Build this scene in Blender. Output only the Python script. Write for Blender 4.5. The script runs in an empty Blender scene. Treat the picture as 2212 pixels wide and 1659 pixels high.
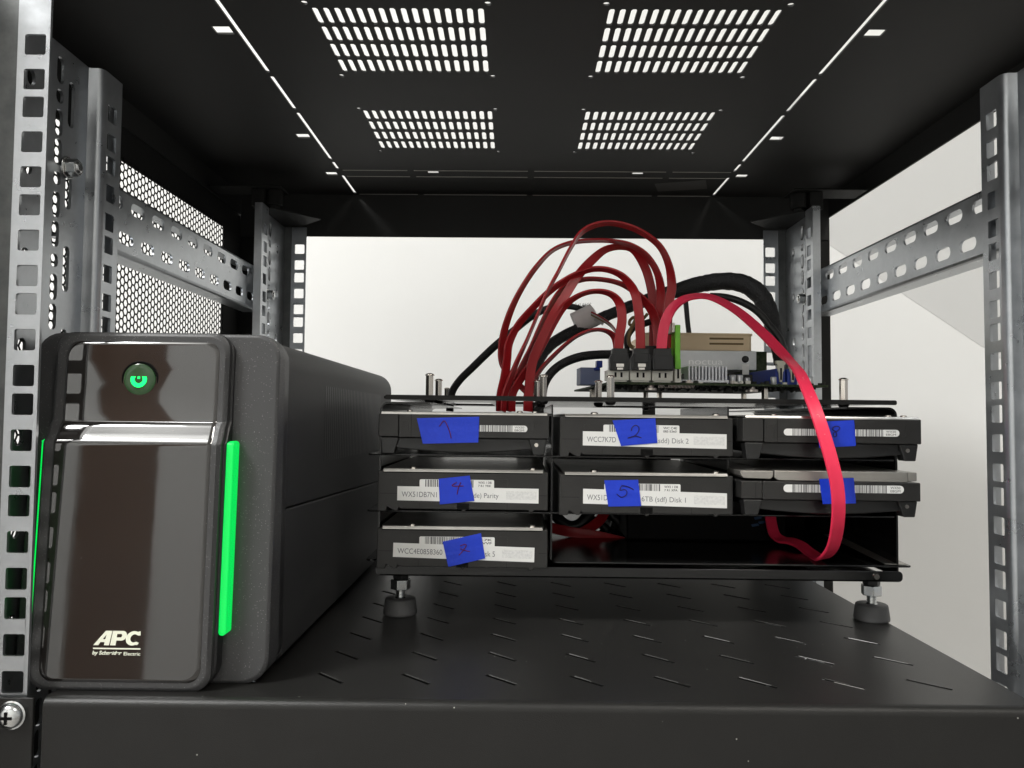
import bpy, bmesh, math, random
from mathutils import Vector, Matrix
from mathutils.geometry import tessellate_polygon

R = math.radians
random.seed(7)
scene = bpy.context.scene
col = scene.collection
K = 0.001                      # everything below is written in millimetres

# ------------------------------------------------------------------ camera
PITCH, YAW, ROLL = R(2.52), R(0.36), R(0.46)
FOC = 1662.0                   # focal length in units of a 2212 wide picture
CAMROT = Matrix.Rotation(YAW, 3, 'Z') @ Matrix.Rotation(R(90) + PITCH, 3, 'X') @ Matrix.Rotation(ROLL, 3, 'Z')
cd = bpy.data.cameras.new('camera')
cam = bpy.data.objects.new('camera', cd)
col.objects.link(cam)
cam.matrix_world = CAMROT.to_4x4()
cd.sensor_width = 36
cd.lens = 36 * FOC / 2212
cd.clip_start = 0.01
cd.clip_end = 50
scene.camera = cam

# ------------------------------------------------------------------ world, lamps, exposure
w = bpy.data.worlds.new('World')
scene.world = w
w.use_nodes = True
bg = w.node_tree.nodes['Background']
bg.inputs[0].default_value = (1.0, 1.0, 0.985, 1)
bg.inputs[1].default_value = 0.46
scene.view_settings.view_transform = 'Standard'
scene.view_settings.look = 'None'
scene.view_settings.exposure = 0.0
scene.view_settings.gamma = 1
scene.cycles.use_denoising = True
scene.cycles.max_bounces = 8
scene.cycles.sample_clamp_indirect = 6.0


def lamp(name, loc, aim, size, power, colr):
    l = bpy.data.lights.new(name, 'AREA')
    l.shape = 'SQUARE'
    l.size = size * K
    l.energy = power
    l.color = colr
    o = bpy.data.objects.new(name, l)
    col.objects.link(o)
    o.location = Vector(loc) * K
    o.rotation_euler = (Vector(aim) - Vector(loc)).to_track_quat('-Z', 'Y').to_euler()
    return o


lamp('ceiling_lamp', (-1500, -590, 1752), (-1300, -380, 0), 580, 80, (1, 1.0, 0.985))
lamp('added_uplight', (-1420, -950, 1800), (-1420, -950, 2150), 500, 23, (1, 1.0, 0.985))  # added uplight, brightens the ceiling patch that the glossy front reflects
lamp('second_ceiling_lamp', (950, -850, 1752), (800, -640, 0), 420, 17, (1, 0.95, 0.88))


# ------------------------------------------------------------------ materials
def mat(name, base, rough=0.5, metal=0.0, ior=1.45, coat=0.0, emit=None, es=0.0,
        noise=None, bump=None, speck=None, rvar=0.0, alpha_scale=1.0):
    """noise=(scale, other colour, contrast), bump=(scale, strength), speck=(scale, threshold, colour)."""
    m = bpy.data.materials.new(name)
    m.use_nodes = True
    nt = m.node_tree
    p = nt.nodes['Principled BSDF']
    p.inputs['Base Color'].default_value = (*base, 1)
    p.inputs['Roughness'].default_value = rough
    p.inputs['Metallic'].default_value = metal
    p.inputs['IOR'].default_value = ior
    p.inputs['Coat Weight'].default_value = coat
    p.inputs['Coat Roughness'].default_value = 0.05
    if emit:
        p.inputs['Emission Color'].default_value = (*emit, 1)
        p.inputs['Emission Strength'].default_value = es
    tc = nt.nodes.new('ShaderNodeTexCoord')
    last = None
    if noise:
        n = nt.nodes.new('ShaderNodeTexNoise')
        n.inputs['Scale'].default_value = noise[0]
        n.inputs['Detail'].default_value = 6
        n.inputs['Roughness'].default_value = 0.6
        nt.links.new(tc.outputs['Object'], n.inputs['Vector'])
        r = nt.nodes.new('ShaderNodeValToRGB')
        c = noise[2]
        r.color_ramp.elements[0].position = 0.5 - c
        r.color_ramp.elements[1].position = 0.5 + c
        r.color_ramp.elements[0].color = (*base, 1)
        r.color_ramp.elements[1].color = (*noise[1], 1)
        nt.links.new(n.outputs['Fac'], r.inputs['Fac'])
        last = r.outputs['Color']
        if rvar:
            mr = nt.nodes.new('ShaderNodeMapRange')
            mr.inputs['From Min'].default_value = 0.3
            mr.inputs['From Max'].default_value = 0.7
            mr.inputs['To Min'].default_value = rough - rvar
            mr.inputs['To Max'].default_value = rough + rvar
            nt.links.new(n.outputs['Fac'], mr.inputs['Value'])
            nt.links.new(mr.outputs['Result'], p.inputs['Roughness'])
    if speck:
        v = nt.nodes.new('ShaderNodeTexVoronoi')
        v.inputs['Scale'].default_value = speck[0]
        nt.links.new(tc.outputs['Object'], v.inputs['Vector'])
        # keep only a few of the cells, by their random colour
        sep = nt.nodes.new('ShaderNodeSeparateColor')
        nt.links.new(v.outputs['Color'], sep.inputs['Color'])
        keep = nt.nodes.new('ShaderNodeMath')
        keep.operation = 'LESS_THAN'
        keep.inputs[1].default_value = speck[3]
        nt.links.new(sep.outputs[0], keep.inputs[0])
        near = nt.nodes.new('ShaderNodeMath')
        near.operation = 'LESS_THAN'
        near.inputs[1].default_value = speck[1]
        nt.links.new(v.outputs['Distance'], near.inputs[0])
        both = nt.nodes.new('ShaderNodeMath')
        both.operation = 'MULTIPLY'
        nt.links.new(keep.outputs[0], both.inputs[0])
        nt.links.new(near.outputs[0], both.inputs[1])
        mx = nt.nodes.new('ShaderNodeMix')
        mx.data_type = 'RGBA'
        nt.links.new(both.outputs[0], mx.inputs[0])
        if last is not None:
            nt.links.new(last, mx.inputs[6])
        else:
            mx.inputs[6].default_value = (*base, 1)
        mx.inputs[7].default_value = (*speck[2], 1)
        last = mx.outputs[2]
    if last is not None:
        nt.links.new(last, p.inputs['Base Color'])
    if bump:
        n2 = nt.nodes.new('ShaderNodeTexNoise')
        n2.inputs['Scale'].default_value = bump[0]
        n2.inputs['Detail'].default_value = 3
        nt.links.new(tc.outputs['Object'], n2.inputs['Vector'])
        b = nt.nodes.new('ShaderNodeBump')
        b.inputs['Strength'].default_value = bump[1]
        b.inputs['Distance'].default_value = 0.0004
        nt.links.new(n2.outputs['Fac'], b.inputs['Height'])
        nt.links.new(b.outputs['Normal'], p.inputs['Normal'])
    return m


def braid_mat(name, base):
    m = mat(name, base, 0.55)
    nt = m.node_tree
    p = nt.nodes['Principled BSDF']
    tc = nt.nodes.new('ShaderNodeTexCoord')
    v = nt.nodes.new('ShaderNodeTexVoronoi')
    v.inputs['Scale'].default_value = 900
    nt.links.new(tc.outputs['Object'], v.inputs['Vector'])
    b = nt.nodes.new('ShaderNodeBump')
    b.inputs['Strength'].default_value = 0.9
    b.inputs['Distance'].default_value = 0.0006
    nt.links.new(v.outputs['Distance'], b.inputs['Height'])
    nt.links.new(b.outputs['Normal'], p.inputs['Normal'])
    return m


M = {
    'wall': mat('wall_paint', (0.785, 0.785, 0.768), 0.9, noise=(2.2, (0.825, 0.825, 0.81), 0.25), bump=(300, 0.15), speck=(6, 0.012, (0.62, 0.61, 0.58), 0.25)),
    'floor': mat('floor_boards', (0.24, 0.23, 0.22), 0.5, noise=(8, (0.30, 0.285, 0.27), 0.3)),
    'door': mat('door_wood', (0.10, 0.045, 0.022), 0.5, noise=(6, (0.14, 0.07, 0.035), 0.3)),
    'powder': mat('black_powder_coat', (0.015, 0.015, 0.0145), 0.6, ior=1.22, noise=(40, (0.019, 0.019, 0.018), 0.3), bump=(2600, 0.25)),
    'roof': mat('roof_powder_coat', (0.022, 0.022, 0.021), 0.55, ior=1.3, noise=(20, (0.027, 0.027, 0.026), 0.3), bump=(2600, 0.25)),
    'shelf': mat('shelf_powder_coat', (0.0125, 0.0122, 0.0116), 0.33, ior=1.36, noise=(30, (0.0165, 0.0162, 0.0154), 0.3), bump=(2200, 0.35),
                 speck=(190, 0.06, (0.42, 0.41, 0.38), 0.16)),
    'gloss': mat('gloss_black_paint', (0.006, 0.006, 0.006), 0.16, noise=(30, (0.009, 0.009, 0.009), 0.3), bump=(300, 0.05)),
    'galv': mat('galvanised_steel', (0.38, 0.40, 0.42), 0.31, 0.92, noise=(80, (0.56, 0.58, 0.605), 0.36), rvar=0.05, bump=(160, 0.2)),
    'galv_shaded': mat('shaded_zinc', (0.060, 0.065, 0.066), 0.45, 0.6, noise=(60, (0.17, 0.175, 0.175), 0.3), bump=(160, 0.3)),  # darker zinc, paints in the shade on the outer flange halves
    'edge_glint': mat('painted_edge_glint', (0.13, 0.13, 0.125), 0.35, 0.6, noise=(90, (0.26, 0.255, 0.25), 0.3)),
    'zinc': mat('zinc_bolt', (0.62, 0.66, 0.70), 0.22, 1.0, noise=(200, (0.75, 0.74, 0.70), 0.3)),
    'nickel': mat('nickel', (0.62, 0.58, 0.53), 0.18, 1.0, noise=(300, (0.7, 0.66, 0.6), 0.3)),
    'ups_grey': mat('speckled_plastic', (0.046, 0.046, 0.047), 0.40, bump=(1500, 0.3), speck=(1700, 0.3, (0.17, 0.17, 0.17), 0.10)),
    'ups_body': mat('matt_plastic', (0.028, 0.028, 0.0285), 0.5, ior=1.3, noise=(60, (0.033, 0.033, 0.0335), 0.3), bump=(1600, 0.25)),
    'ups_dark': mat('dark_plastic', (0.014, 0.014, 0.015), 0.35, bump=(900, 0.05)),
    'ups_gloss': mat('piano_plastic', (0.019, 0.017, 0.016), 0.04, ior=1.85, noise=(18, (0.021, 0.019, 0.018), 0.3), rvar=0.02, bump=(26, 0.06),
                     speck=(380, 0.07, (0.20, 0.20, 0.19), 0.06)),
    'led': mat('green_light', (0.0, 0.3, 0.05), 0.4, emit=(0.0, 0.80, 0.10), es=0.85),
    'led_hot': mat('green_symbol', (0.0, 0.3, 0.05), 0.4, emit=(0.0, 1.0, 0.13), es=2.4),
    'button': mat('button_lens', (0.022, 0.028, 0.018), 0.15, ior=1.5, noise=(260, (0.04, 0.05, 0.03), 0.3), emit=(0.0, 0.30, 0.04), es=0.10),
    'ink_cream': mat('cream_print', (0.78, 0.80, 0.66), 0.5),
    'drive': mat('drive_casting', (0.017, 0.0166, 0.0158), 0.32, ior=1.4, noise=(60, (0.028, 0.027, 0.026), 0.3), bump=(1800, 0.2)),
    'drive_low': mat('drive_underside', (0.012, 0.012, 0.012), 0.28, noise=(40, (0.016, 0.016, 0.016), 0.3), bump=(200, 0.05)),
    'lid': mat('drive_lid_steel', (0.38, 0.37, 0.35), 0.30, 1.0, noise=(34, (0.82, 0.80, 0.76), 0.3), bump=(120, 0.15)),
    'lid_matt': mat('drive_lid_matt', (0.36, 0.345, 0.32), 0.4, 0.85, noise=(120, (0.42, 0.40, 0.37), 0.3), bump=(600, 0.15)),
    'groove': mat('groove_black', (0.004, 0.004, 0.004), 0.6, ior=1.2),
    'paper': mat('label_paper', (0.74, 0.74, 0.72), 0.7, noise=(160, (0.78, 0.78, 0.76), 0.3)),
    'paper_grey': mat('smudged_print', (0.62, 0.62, 0.61), 0.7, noise=(700, (0.74, 0.74, 0.72), 0.12)),
    'ink': mat('black_ink', (0.03, 0.03, 0.035), 0.6),
    'ink_grey': mat('grey_ink', (0.16, 0.16, 0.17), 0.6),
    'tape': mat('blue_masking_tape', (0.006, 0.035, 0.50), 0.42, noise=(260, (0.008, 0.045, 0.58), 0.3), bump=(500, 0.4)),
    'pen': mat('red_pen', (0.10, 0.004, 0.06), 0.6),
    'pen_dark': mat('dark_pen', (0.012, 0.006, 0.10), 0.6),
    'red': mat('red_cable_jacket', (0.31, 0.010, 0.014), 0.30, ior=1.4, noise=(60, (0.39, 0.014, 0.019), 0.3)),
    'rose': mat('rose_cable_jacket', (0.80, 0.030, 0.085), 0.38, noise=(60, (0.86, 0.04, 0.10), 0.3)),
    'rose_print': mat('cable_print', (0.85, 0.25, 0.28), 0.5),
    'sleeve': braid_mat('braided_sleeve', (0.014, 0.014, 0.015)),
    'wire': mat('black_wire', (0.012, 0.012, 0.012), 0.4, noise=(80, (0.018, 0.018, 0.018), 0.3)),
    'wire_brown': mat('brown_wire', (0.16, 0.10, 0.03), 0.45, noise=(80, (0.2, 0.13, 0.05), 0.3)),
    'wire_grey': mat('grey_wire', (0.35, 0.34, 0.33), 0.45, noise=(80, (0.45, 0.44, 0.43), 0.3)),
    'tape_grey': mat('grey_cloth_tape', (0.66, 0.61, 0.60), 0.7, noise=(200, (0.72, 0.67, 0.66), 0.3), bump=(400, 0.2)),
    'plug': mat('plug_plastic', (0.014, 0.014, 0.015), 0.42, noise=(150, (0.02, 0.02, 0.02), 0.3), bump=(900, 0.15)),
    'clip': mat('clip_steel', (0.60, 0.58, 0.55), 0.25, 1.0),
    'socket': mat('socket_plastic', (0.72, 0.71, 0.63), 0.5, noise=(90, (0.78, 0.77, 0.70), 0.3)),
    'pcb': mat('circuit_board', (0.024, 0.040, 0.018), 0.65, ior=1.25, noise=(300, (0.07, 0.085, 0.05), 0.12)),
    'pcb_edge': mat('board_parts', (0.016, 0.018, 0.014), 0.6, ior=1.25, noise=(200, (0.05, 0.05, 0.045), 0.3)),
    'solder': mat('solder', (0.55, 0.50, 0.46), 0.3, 0.9),
    'tan': mat('tan_fan_plastic', (0.78, 0.60, 0.39), 0.5, noise=(60, (0.82, 0.64, 0.42), 0.3)),
    'alu': mat('brushed_aluminium', (0.46, 0.47, 0.48), 0.36, 0.9, noise=(160, (0.54, 0.55, 0.56), 0.3)),
    'alu_light': mat('anodised_fins', (0.78, 0.79, 0.83), 0.4, 0.4),
    'engrave': mat('engraved_letters', (0.70, 0.70, 0.70), 0.3, 0.9),
    'lime': mat('lime_card', (0.16, 0.50, 0.03), 0.4, noise=(120, (0.20, 0.56, 0.05), 0.3)),
    'blue': mat('blue_slot_plastic', (0.012, 0.035, 0.26), 0.4, noise=(80, (0.02, 0.05, 0.32), 0.3)),
    'blue_grey': mat('blue_grey_plastic', (0.16, 0.20, 0.34), 0.5, noise=(80, (0.2, 0.24, 0.38), 0.3)),
    'cream': mat('cream_latch', (0.62, 0.60, 0.50), 0.45),
    'rubber': mat('rubber', (0.085, 0.085, 0.086), 0.5, ior=1.4, noise=(150, (0.10, 0.10, 0.101), 0.3), bump=(700, 0.15)),
    'gold': mat('brass_pins', (0.6, 0.42, 0.12), 0.3, 1.0),
    'sticker': mat('grey_sticker', (0.055, 0.053, 0.050), 0.5, noise=(120, (0.075, 0.072, 0.068), 0.25)),
    'logo_blue': mat('faint_blue_print', (0.01, 0.05, 0.13), 0.5),
}


# ------------------------------------------------------------------ scene helpers
ORG = {}


def at(u, v, d):
    """world point (mm) at depth d seen at picture position u, v (2212 x 1659)."""
    r = CAMROT @ Vector(((u - 1106) / FOC, (829.5 - v) / FOC, -1.0))
    return r * (d / r.y)


def tag(o, label=None, cat=None, group=None, kind=None):
    if label:
        o['label'] = label
    if cat:
        o['category'] = cat
    if group:
        o['group'] = group
    if kind:
        o['kind'] = kind
    return o


def thing(name, label, cat, org=(0, 0, 0), tilt=0.0, group=None):
    o = bpy.data.objects.new(name, None)
    o.empty_display_size = 0.02
    col.objects.link(o)
    o.location = Vector(org) * K
    o.rotation_euler = (0, R(tilt), 0)
    ORG[o.name] = Vector(org)
    return tag(o, label, cat, group)


class B:
    """collects verts and faces in world millimetres and links them as one mesh object"""

    def __init__(self):
        self.v = []
        self.f = []

    def add(self, vs, fs):
        n = len(self.v)
        self.v += [tuple(p) for p in vs]
        self.f += [tuple(i + n for i in f) for f in fs]
        return self

    def box(self, x0, x1, y0, y1, z0, z1):
        vs = [(x, y, z) for x in (x0, x1) for y in (y0, y1) for z in (z0, z1)]
        return self.add(vs, [(0, 1, 3, 2), (4, 6, 7, 5), (0, 4, 5, 1), (2, 3, 7, 6), (0, 2, 6, 4), (1, 5, 7, 3)])

    def prism(self, poly, fn, w0, w1):
        n = len(poly)
        vs = [fn(a, b, w0) for a, b in poly] + [fn(a, b, w1) for a, b in poly]
        fs = [tuple(range(n)), tuple(range(2 * n - 1, n - 1, -1))]
        fs += [(i, (i + 1) % n, n + (i + 1) % n, n + i) for i in range(n)]
        return self.add(vs, fs)

    def plate(self, outer, holes, fn, w0, w1):
        loops = [outer] + list(holes)
        tris = tessellate_polygon([[Vector((a, b, 0)) for a, b in l] for l in loops])
        flat = [p for l in loops for p in l]
        n = len(flat)
        vs = [fn(a, b, w0) for a, b in flat] + [fn(a, b, w1) for a, b in flat]
        fs = [tuple(t) for t in tris] + [tuple(i + n for i in reversed(t)) for t in tris]
        k = 0
        for l in loops:
            m = len(l)
            fs += [(k + i, k + (i + 1) % m, n + k + (i + 1) % m, n + k + i) for i in range(m)]
            k += m
        return self.add(vs, fs)

    def cyl(self, p0, p1, r0, r1=None, n=16, phase=0.0):
        r1 = r0 if r1 is None else r1
        p0, p1 = Vector(p0), Vector(p1)
        d = (p1 - p0).normalized()
        a = d.orthogonal().normalized()
        if abs(d.z) > 0.9:
            a = Vector((1, 0, 0))
            a = (a - d * a.dot(d)).normalized()
        b = d.cross(a)
        vs = []
        for p, r in ((p0, r0), (p1, r1)):
            for i in range(n):
                t = 2 * math.pi * i / n + phase
                vs.append(p + (a * math.cos(t) + b * math.sin(t)) * r)
        fs = [tuple(range(n - 1, -1, -1)), tuple(range(n, 2 * n))]
        fs += [(i, (i + 1) % n, n + (i + 1) % n, n + i) for i in range(n)]
        return self.add(vs, fs)

    def lathe(self, p0, axis, prof, n=20):
        """prof = [(distance along axis, radius)]"""
        p0, d = Vector(p0), Vector(axis).normalized()
        a = d.orthogonal().normalized()
        b = d.cross(a)
        vs, fs = [], []
        for h, r in prof:
            for i in range(n):
                t = 2 * math.pi * i / n
                vs.append(p0 + d * h + (a * math.cos(t) + b * math.sin(t)) * max(r, 0.001))
        for k in range(len(prof) - 1):
            for i in range(n):
                j = (i + 1) % n
                fs.append((k * n + i, k * n + j, (k + 1) * n + j, (k + 1) * n + i))
        fs.append(tuple(range(n - 1, -1, -1)))
        fs.append(tuple(range((len(prof) - 1) * n, len(prof) * n)))
        return self.add(vs, fs)

    def tube(self, pts, r, n=10, steps=8, wob=0.0):
        pts, rad = spline([(*p, (r if not callable(r) else r(i / (len(pts) - 1)))) for i, p in enumerate(pts)], steps)
        vs, fs = [], []
        prev = None
        for i, p in enumerate(pts):
            d = (pts[min(i + 1, len(pts) - 1)] - pts[max(i - 1, 0)]).normalized()
            a = d.orthogonal().normalized() if prev is None else (prev - d * prev.dot(d)).normalized()
            prev = a
            b = d.cross(a)
            rr = rad[i][0] * (1 + wob * random.uniform(-1, 1))
            for k in range(n):
                t = 2 * math.pi * k / n
                vs.append(p + (a * math.cos(t) + b * math.sin(t)) * rr)
        for i in range(len(pts) - 1):
            for k in range(n):
                q = (k + 1) % n
                fs.append((i * n + k, i * n + q, (i + 1) * n + q, (i + 1) * n + k))
        fs.append(tuple(range(n - 1, -1, -1)))
        fs.append(tuple(range((len(pts) - 1) * n, len(pts) * n)))
        return self.add(vs, fs)

    def ribbon(self, ctrl, width, thick, steps=8, rmf=None):
        """ctrl = (point, angle): angle 0 shows the flat side to the front, 90 shows the edge"""
        pts, ex = spline([(*p, a) for p, a in ctrl], steps)
        sec = [(-.5, -.28), (-.46, -.5), (-.2, -.5), (0, -.40), (.2, -.5), (.46, -.5), (.5, -.28),
               (.5, .28), (.46, .5), (.2, .5), (0, .40), (-.2, .5), (-.46, .5), (-.5, .28)]
        n = len(sec)
        vs, fs = [], []
        Y = Vector((0, 1, 0))
        prev = None
        keep = None
        for i, p in enumerate(pts):
            d = (pts[min(i + 1, len(pts) - 1)] - pts[max(i - 1, 0)]).normalized()
            side = d.cross(Y)
            if side.length < 0.2 and prev is not None:
                side = prev
            side.normalize()
            dep = side.cross(d).normalized()
            if dep.y < 0:
                dep = -dep
            prev = side
            if rmf is not None and i > rmf and keep is not None:
                side = (keep - d * keep.dot(d)).normalized()
                dep = side.cross(d).normalized()
            keep = side
            a = R(ex[i][0])
            wd = side * math.cos(a) + dep * math.sin(a)
            wd = (wd - d * wd.dot(d)).normalized()
            td = d.cross(wd)
            for s, t in sec:
                vs.append(p + wd * (s * width) + td * (t * thick))
        for i in range(len(pts) - 1):
            for k in range(n):
                q = (k + 1) % n
                fs.append((i * n + k, i * n + q, (i + 1) * n + q, (i + 1) * n + k))
        fs.append(tuple(range(n - 1, -1, -1)))
        fs.append(tuple(range((len(pts) - 1) * n, len(pts) * n)))
        return self.add(vs, fs)

    def build(self, name, m, parent=None, smooth=35, bevel=0.0, seg=2, org=None, weld=False, label=None):
        o3 = Vector((0, 0, 0))
        if org is not None:
            o3 = Vector(org)
        elif parent is not None:
            r = parent
            while r.parent:
                r = r.parent
            o3 = ORG.get(r.name, o3)
        me = bpy.data.meshes.new(name)
        me.from_pydata([((x - o3.x) * K, (y - o3.y) * K, (z - o3.z) * K) for x, y, z in self.v], [], self.f)
        bm = bmesh.new()
        bm.from_mesh(me)
        if weld:
            bmesh.ops.remove_doubles(bm, verts=bm.verts, dist=1e-6)
        bmesh.ops.recalc_face_normals(bm, faces=bm.faces)
        bm.to_mesh(me)
        bm.free()
        me.materials.append(M[m])
        o = bpy.data.objects.new(name, me)
        col.objects.link(o)
        if parent is not None:
            o.parent = parent
        elif org is not None:
            o.location = o3 * K
            ORG[o.name] = o3
        if smooth:
            me.polygons.foreach_set('use_smooth', [True] * len(me.polygons))
            me.set_sharp_from_angle(angle=R(smooth))
        if bevel:
            b = o.modifiers.new('bevel', 'BEVEL')
            b.width = bevel * K
            b.segments = seg
            b.limit_method = 'ANGLE'
            b.angle_limit = R(40)
            b.harden_normals = True
        if label:
            o['label'] = label
        return o


def spline(rows, steps):
    """Catmull-Rom through rows of numbers; first three are a point"""
    rows = [Vector(r) if len(r) <= 3 else list(r) for r in rows]
    rows = [list(r) for r in rows]
    out = []
    n = len(rows)
    for i in range(n - 1):
        p0, p1, p2, p3 = rows[max(i - 1, 0)], rows[i], rows[i + 1], rows[min(i + 2, n - 1)]
        for s in range(steps):
            t = s / steps
            out.append([0.5 * (2 * b + (c - a) * t + (2 * a - 5 * b + 4 * c - d) * t * t + (3 * b - a - 3 * c + d) * t ** 3)
                        for a, b, c, d in zip(p0, p1, p2, p3)])
    out.append(rows[-1])
    return [Vector(o[:3]) for o in out], [o[3:] for o in out]


def rect(a0, a1, b0, b1):
    return [(a0, b0), (a1, b0), (a1, b1), (a0, b1)]


def rrect(a0, a1, b0, b1, r, n=4):
    out = []
    for cx, cy, s in ((a1 - r, b0 + r, -90), (a1 - r, b1 - r, 0), (a0 + r, b1 - r, 90), (a0 + r, b0 + r, 180)):
        for i in range(n + 1):
            t = R(s + 90 * i / n)
            out.append((cx + r * math.cos(t), cy + r * math.sin(t)))
    return out


def circ(a, b, r, n=12):
    return [(a + r * math.cos(2 * math.pi * i / n), b + r * math.sin(2 * math.pi * i / n)) for i in range(n)]


XZ = lambda y0: (lambda a, b, w: (a, y0 + w, b))      # plate facing the front
YZ = lambda x0: (lambda a, b, w: (x0 + w, a, b))      # plate facing sideways
XY = lambda z0: (lambda a, b, w: (a, b, z0 + w))      # plate lying flat

_tc = {}


def text_mesh(s, bold=0.0):
    key = (s, bold)
    if key not in _tc:
        c = bpy.data.curves.new('lettering', 'FONT')
        c.body = s
        c.size = 1.0
        c.offset = bold
        o = bpy.data.objects.new('lettering', c)
        col.objects.link(o)
        dg = bpy.context.evaluated_depsgraph_get()
        me = bpy.data.meshes.new_from_object(o.evaluated_get(dg))
        _tc[key] = ([tuple(v.co) for v in me.vertices], [tuple(p.vertices) for p in me.polygons])
        bpy.data.objects.remove(o)
        bpy.data.meshes.remove(me)
        bpy.data.curves.remove(c)
    return _tc[key]


def put_text(mb, s, fn, a0, a1, b0, b1, bold=0.0, shear=0.0):
    """letters fitted into the box a0..a1, b0..b1 of the surface fn(a, b)"""
    vs, fs = text_mesh(s, bold)
    xs = [v[0] for v in vs]
    ys = [v[1] for v in vs]
    x0, x1, y0, y1 = min(xs), max(xs), min(ys), max(ys)
    out = []
    for x, y, z in vs:
        t = (y - y0) / (y1 - y0)
        out.append(fn(a0 + (x - x0) / (x1 - x0) * (a1 - a0) + shear * (t - .5) * (b1 - b0), b0 + t * (b1 - b0)))
    mb.add(out, fs)


def barcode(mb, fn, a0, a1, b0, b1, seed, gap=(0.22, 0.62), bar=(0.15, 0.6)):
    rnd = random.Random(seed)
    a = a0
    while a < a1:
        wd = rnd.uniform(*bar)
        if a + wd > a1:
            break
        mb.add([fn(a, b0), fn(a + wd, b0), fn(a + wd, b1), fn(a, b1)], [(0, 1, 2, 3)])
        a += wd + rnd.uniform(*gap)


# ================================================================== THE SETTING
WALL_Y = 1000
tag(B().box(-3000, 3000, WALL_Y, WALL_Y + 80, -900, 2400).build('wall', 'wall'), kind='structure')
tag(B().box(-3000, 3000, -1900, WALL_Y, 2150, 2200).build('ceiling', 'wall'), kind='structure')
tag(B().box(-3000, 3000, -2000, WALL_Y, -960, -900).build('floor', 'floor'), kind='structure')
tag(B().box(-1205, 3000, -1980, -1900, -900, 2400).box(-3000, -1480, -1980, -1900, -900, 2400).build('wall_behind_photographer', 'wall'), kind='structure')
tag(B().box(-1480, -1205, -1975, -1920, -900, 2400).build('dark_wood_door', 'door', bevel=3), kind='structure')
# wedge added to the back wall, tilted to give the slanting shade at right
A_, B_, C_, D_ = (330, 281), (760, -7), (760, 400), (330, 400)
wedge = B()
dep = lambda q: max(0.0, (q[0] - 330) * 0.557 + (q[1] - 281) * 0.83) * 0.6
q4 = [A_, B_, C_, D_]
wedge.add([(q[0], WALL_Y - 0.5 - dep(q), q[1]) for q in q4] + [(q[0], WALL_Y - 0.3, q[1]) for q in q4],
        [(0, 1, 2), (0, 2, 3), (4, 6, 5), (4, 7, 6), (0, 4, 5, 1), (1, 5, 6, 2), (2, 6, 7, 3), (3, 7, 4, 0)])
tag(wedge.build('shade_wedge', 'wall', smooth=0), kind='structure')

# ================================================================== RACK
RC = 16.5                       # middle of the rack
rack = thing('server_rack', 'open black server rack with galvanised posts, slotted roof and perforated side panel', 'server rack', (RC, 339, -330))

# --- roof with vents
ROOF = 225.0
holes = []


def obround(x0, x1, y0, y1, n=3):
    r = (x1 - x0) / 2
    out = []
    for cx, cy, s in ((x0 + r, y1 - r, 0), (x0 + r, y0 + r, 180)):
        for i in range(n + 1):
            t = R(s + 180 * i / n)
            out.append((cx + r * math.cos(t), cy + r * math.sin(t)))
    return out


for gx in (RC - 84.0, RC + 80.5):
    for rows in ((423.0, 443.5, 464.0, 484.5), (565.0, 586.0, 607.0, 628.0), (340, 360.5, 381)):
        for y in rows:
            for i in range(16):
                x = gx - 46 + i * 6.13
                holes.append(obround(x - 1.65, x + 1.65, y - 9.1, y + 9.1))
    for y in (409.0, 498.5, 553, 642.5):
        for dx in (-50, 50):
            holes.append(circ(gx + dx, y, 2.0))
for x in (RC - 181.0, RC + 179.5):
    for y0, y1 in ((400, 494.5), (500, 555), (561, 665), (671, 691)):
        holes.append(rrect(x - 1.4, x + 1.4, y0, y1, 1.2, 2))
    holes.append(rrect(x - 1.4, x + 1.4, 709, 766, 1.2, 2))
for sx in (-190, 190):
    for y in (439.5, 608.5, 704):
        holes.append(rect(RC + sx - 5.2, RC + sx + 5.2, y - 4.5, y + 4.5))
for x in (RC - 95, RC + 93):
    holes.append(rect(x - 5, x + 5, 695.5, 702))
cuts = [-177, -118, -112, -8, -2, 118, 124, 177]
rb = B().plate(rect(RC - 299, RC + 299, 322, 774), holes, XY(ROOF), 0, 1.2)
rb.box(RC - 299, RC - 297.6, 322, 774, 205, ROOF - 0.01)
rb.box(RC + 297.6, RC + 299, 322, 774, 205, ROOF - 0.01)
rb.box(RC - 297.5, RC + 297.5, 770.5, 772, 182, ROOF - 0.01)
roof = rb.build('roof_panel', 'roof', rack, smooth=0)
# folded seams across the back of the roof, one bead per length
for y, rr_ in ((692.5, 0.42), (710.3, 0.42), (768.0, 0.5)):  # pale metal paints in the light on the bent edges
    for a, b in zip(cuts[0::2], cuts[1::2]):
        B().cyl((RC + a, y, ROOF - 0.1), (RC + b, y, ROOF - 0.1), rr_, n=10).build('seam', 'lid_matt', rack)
# sticker on the roof's underside
pts = [(130, 727), (175.7, 714), (184, 742), (138, 752)]
B().prism(pts, XY(224.5), 0, 0.3).build('sticker', 'sticker', rack)
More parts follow.
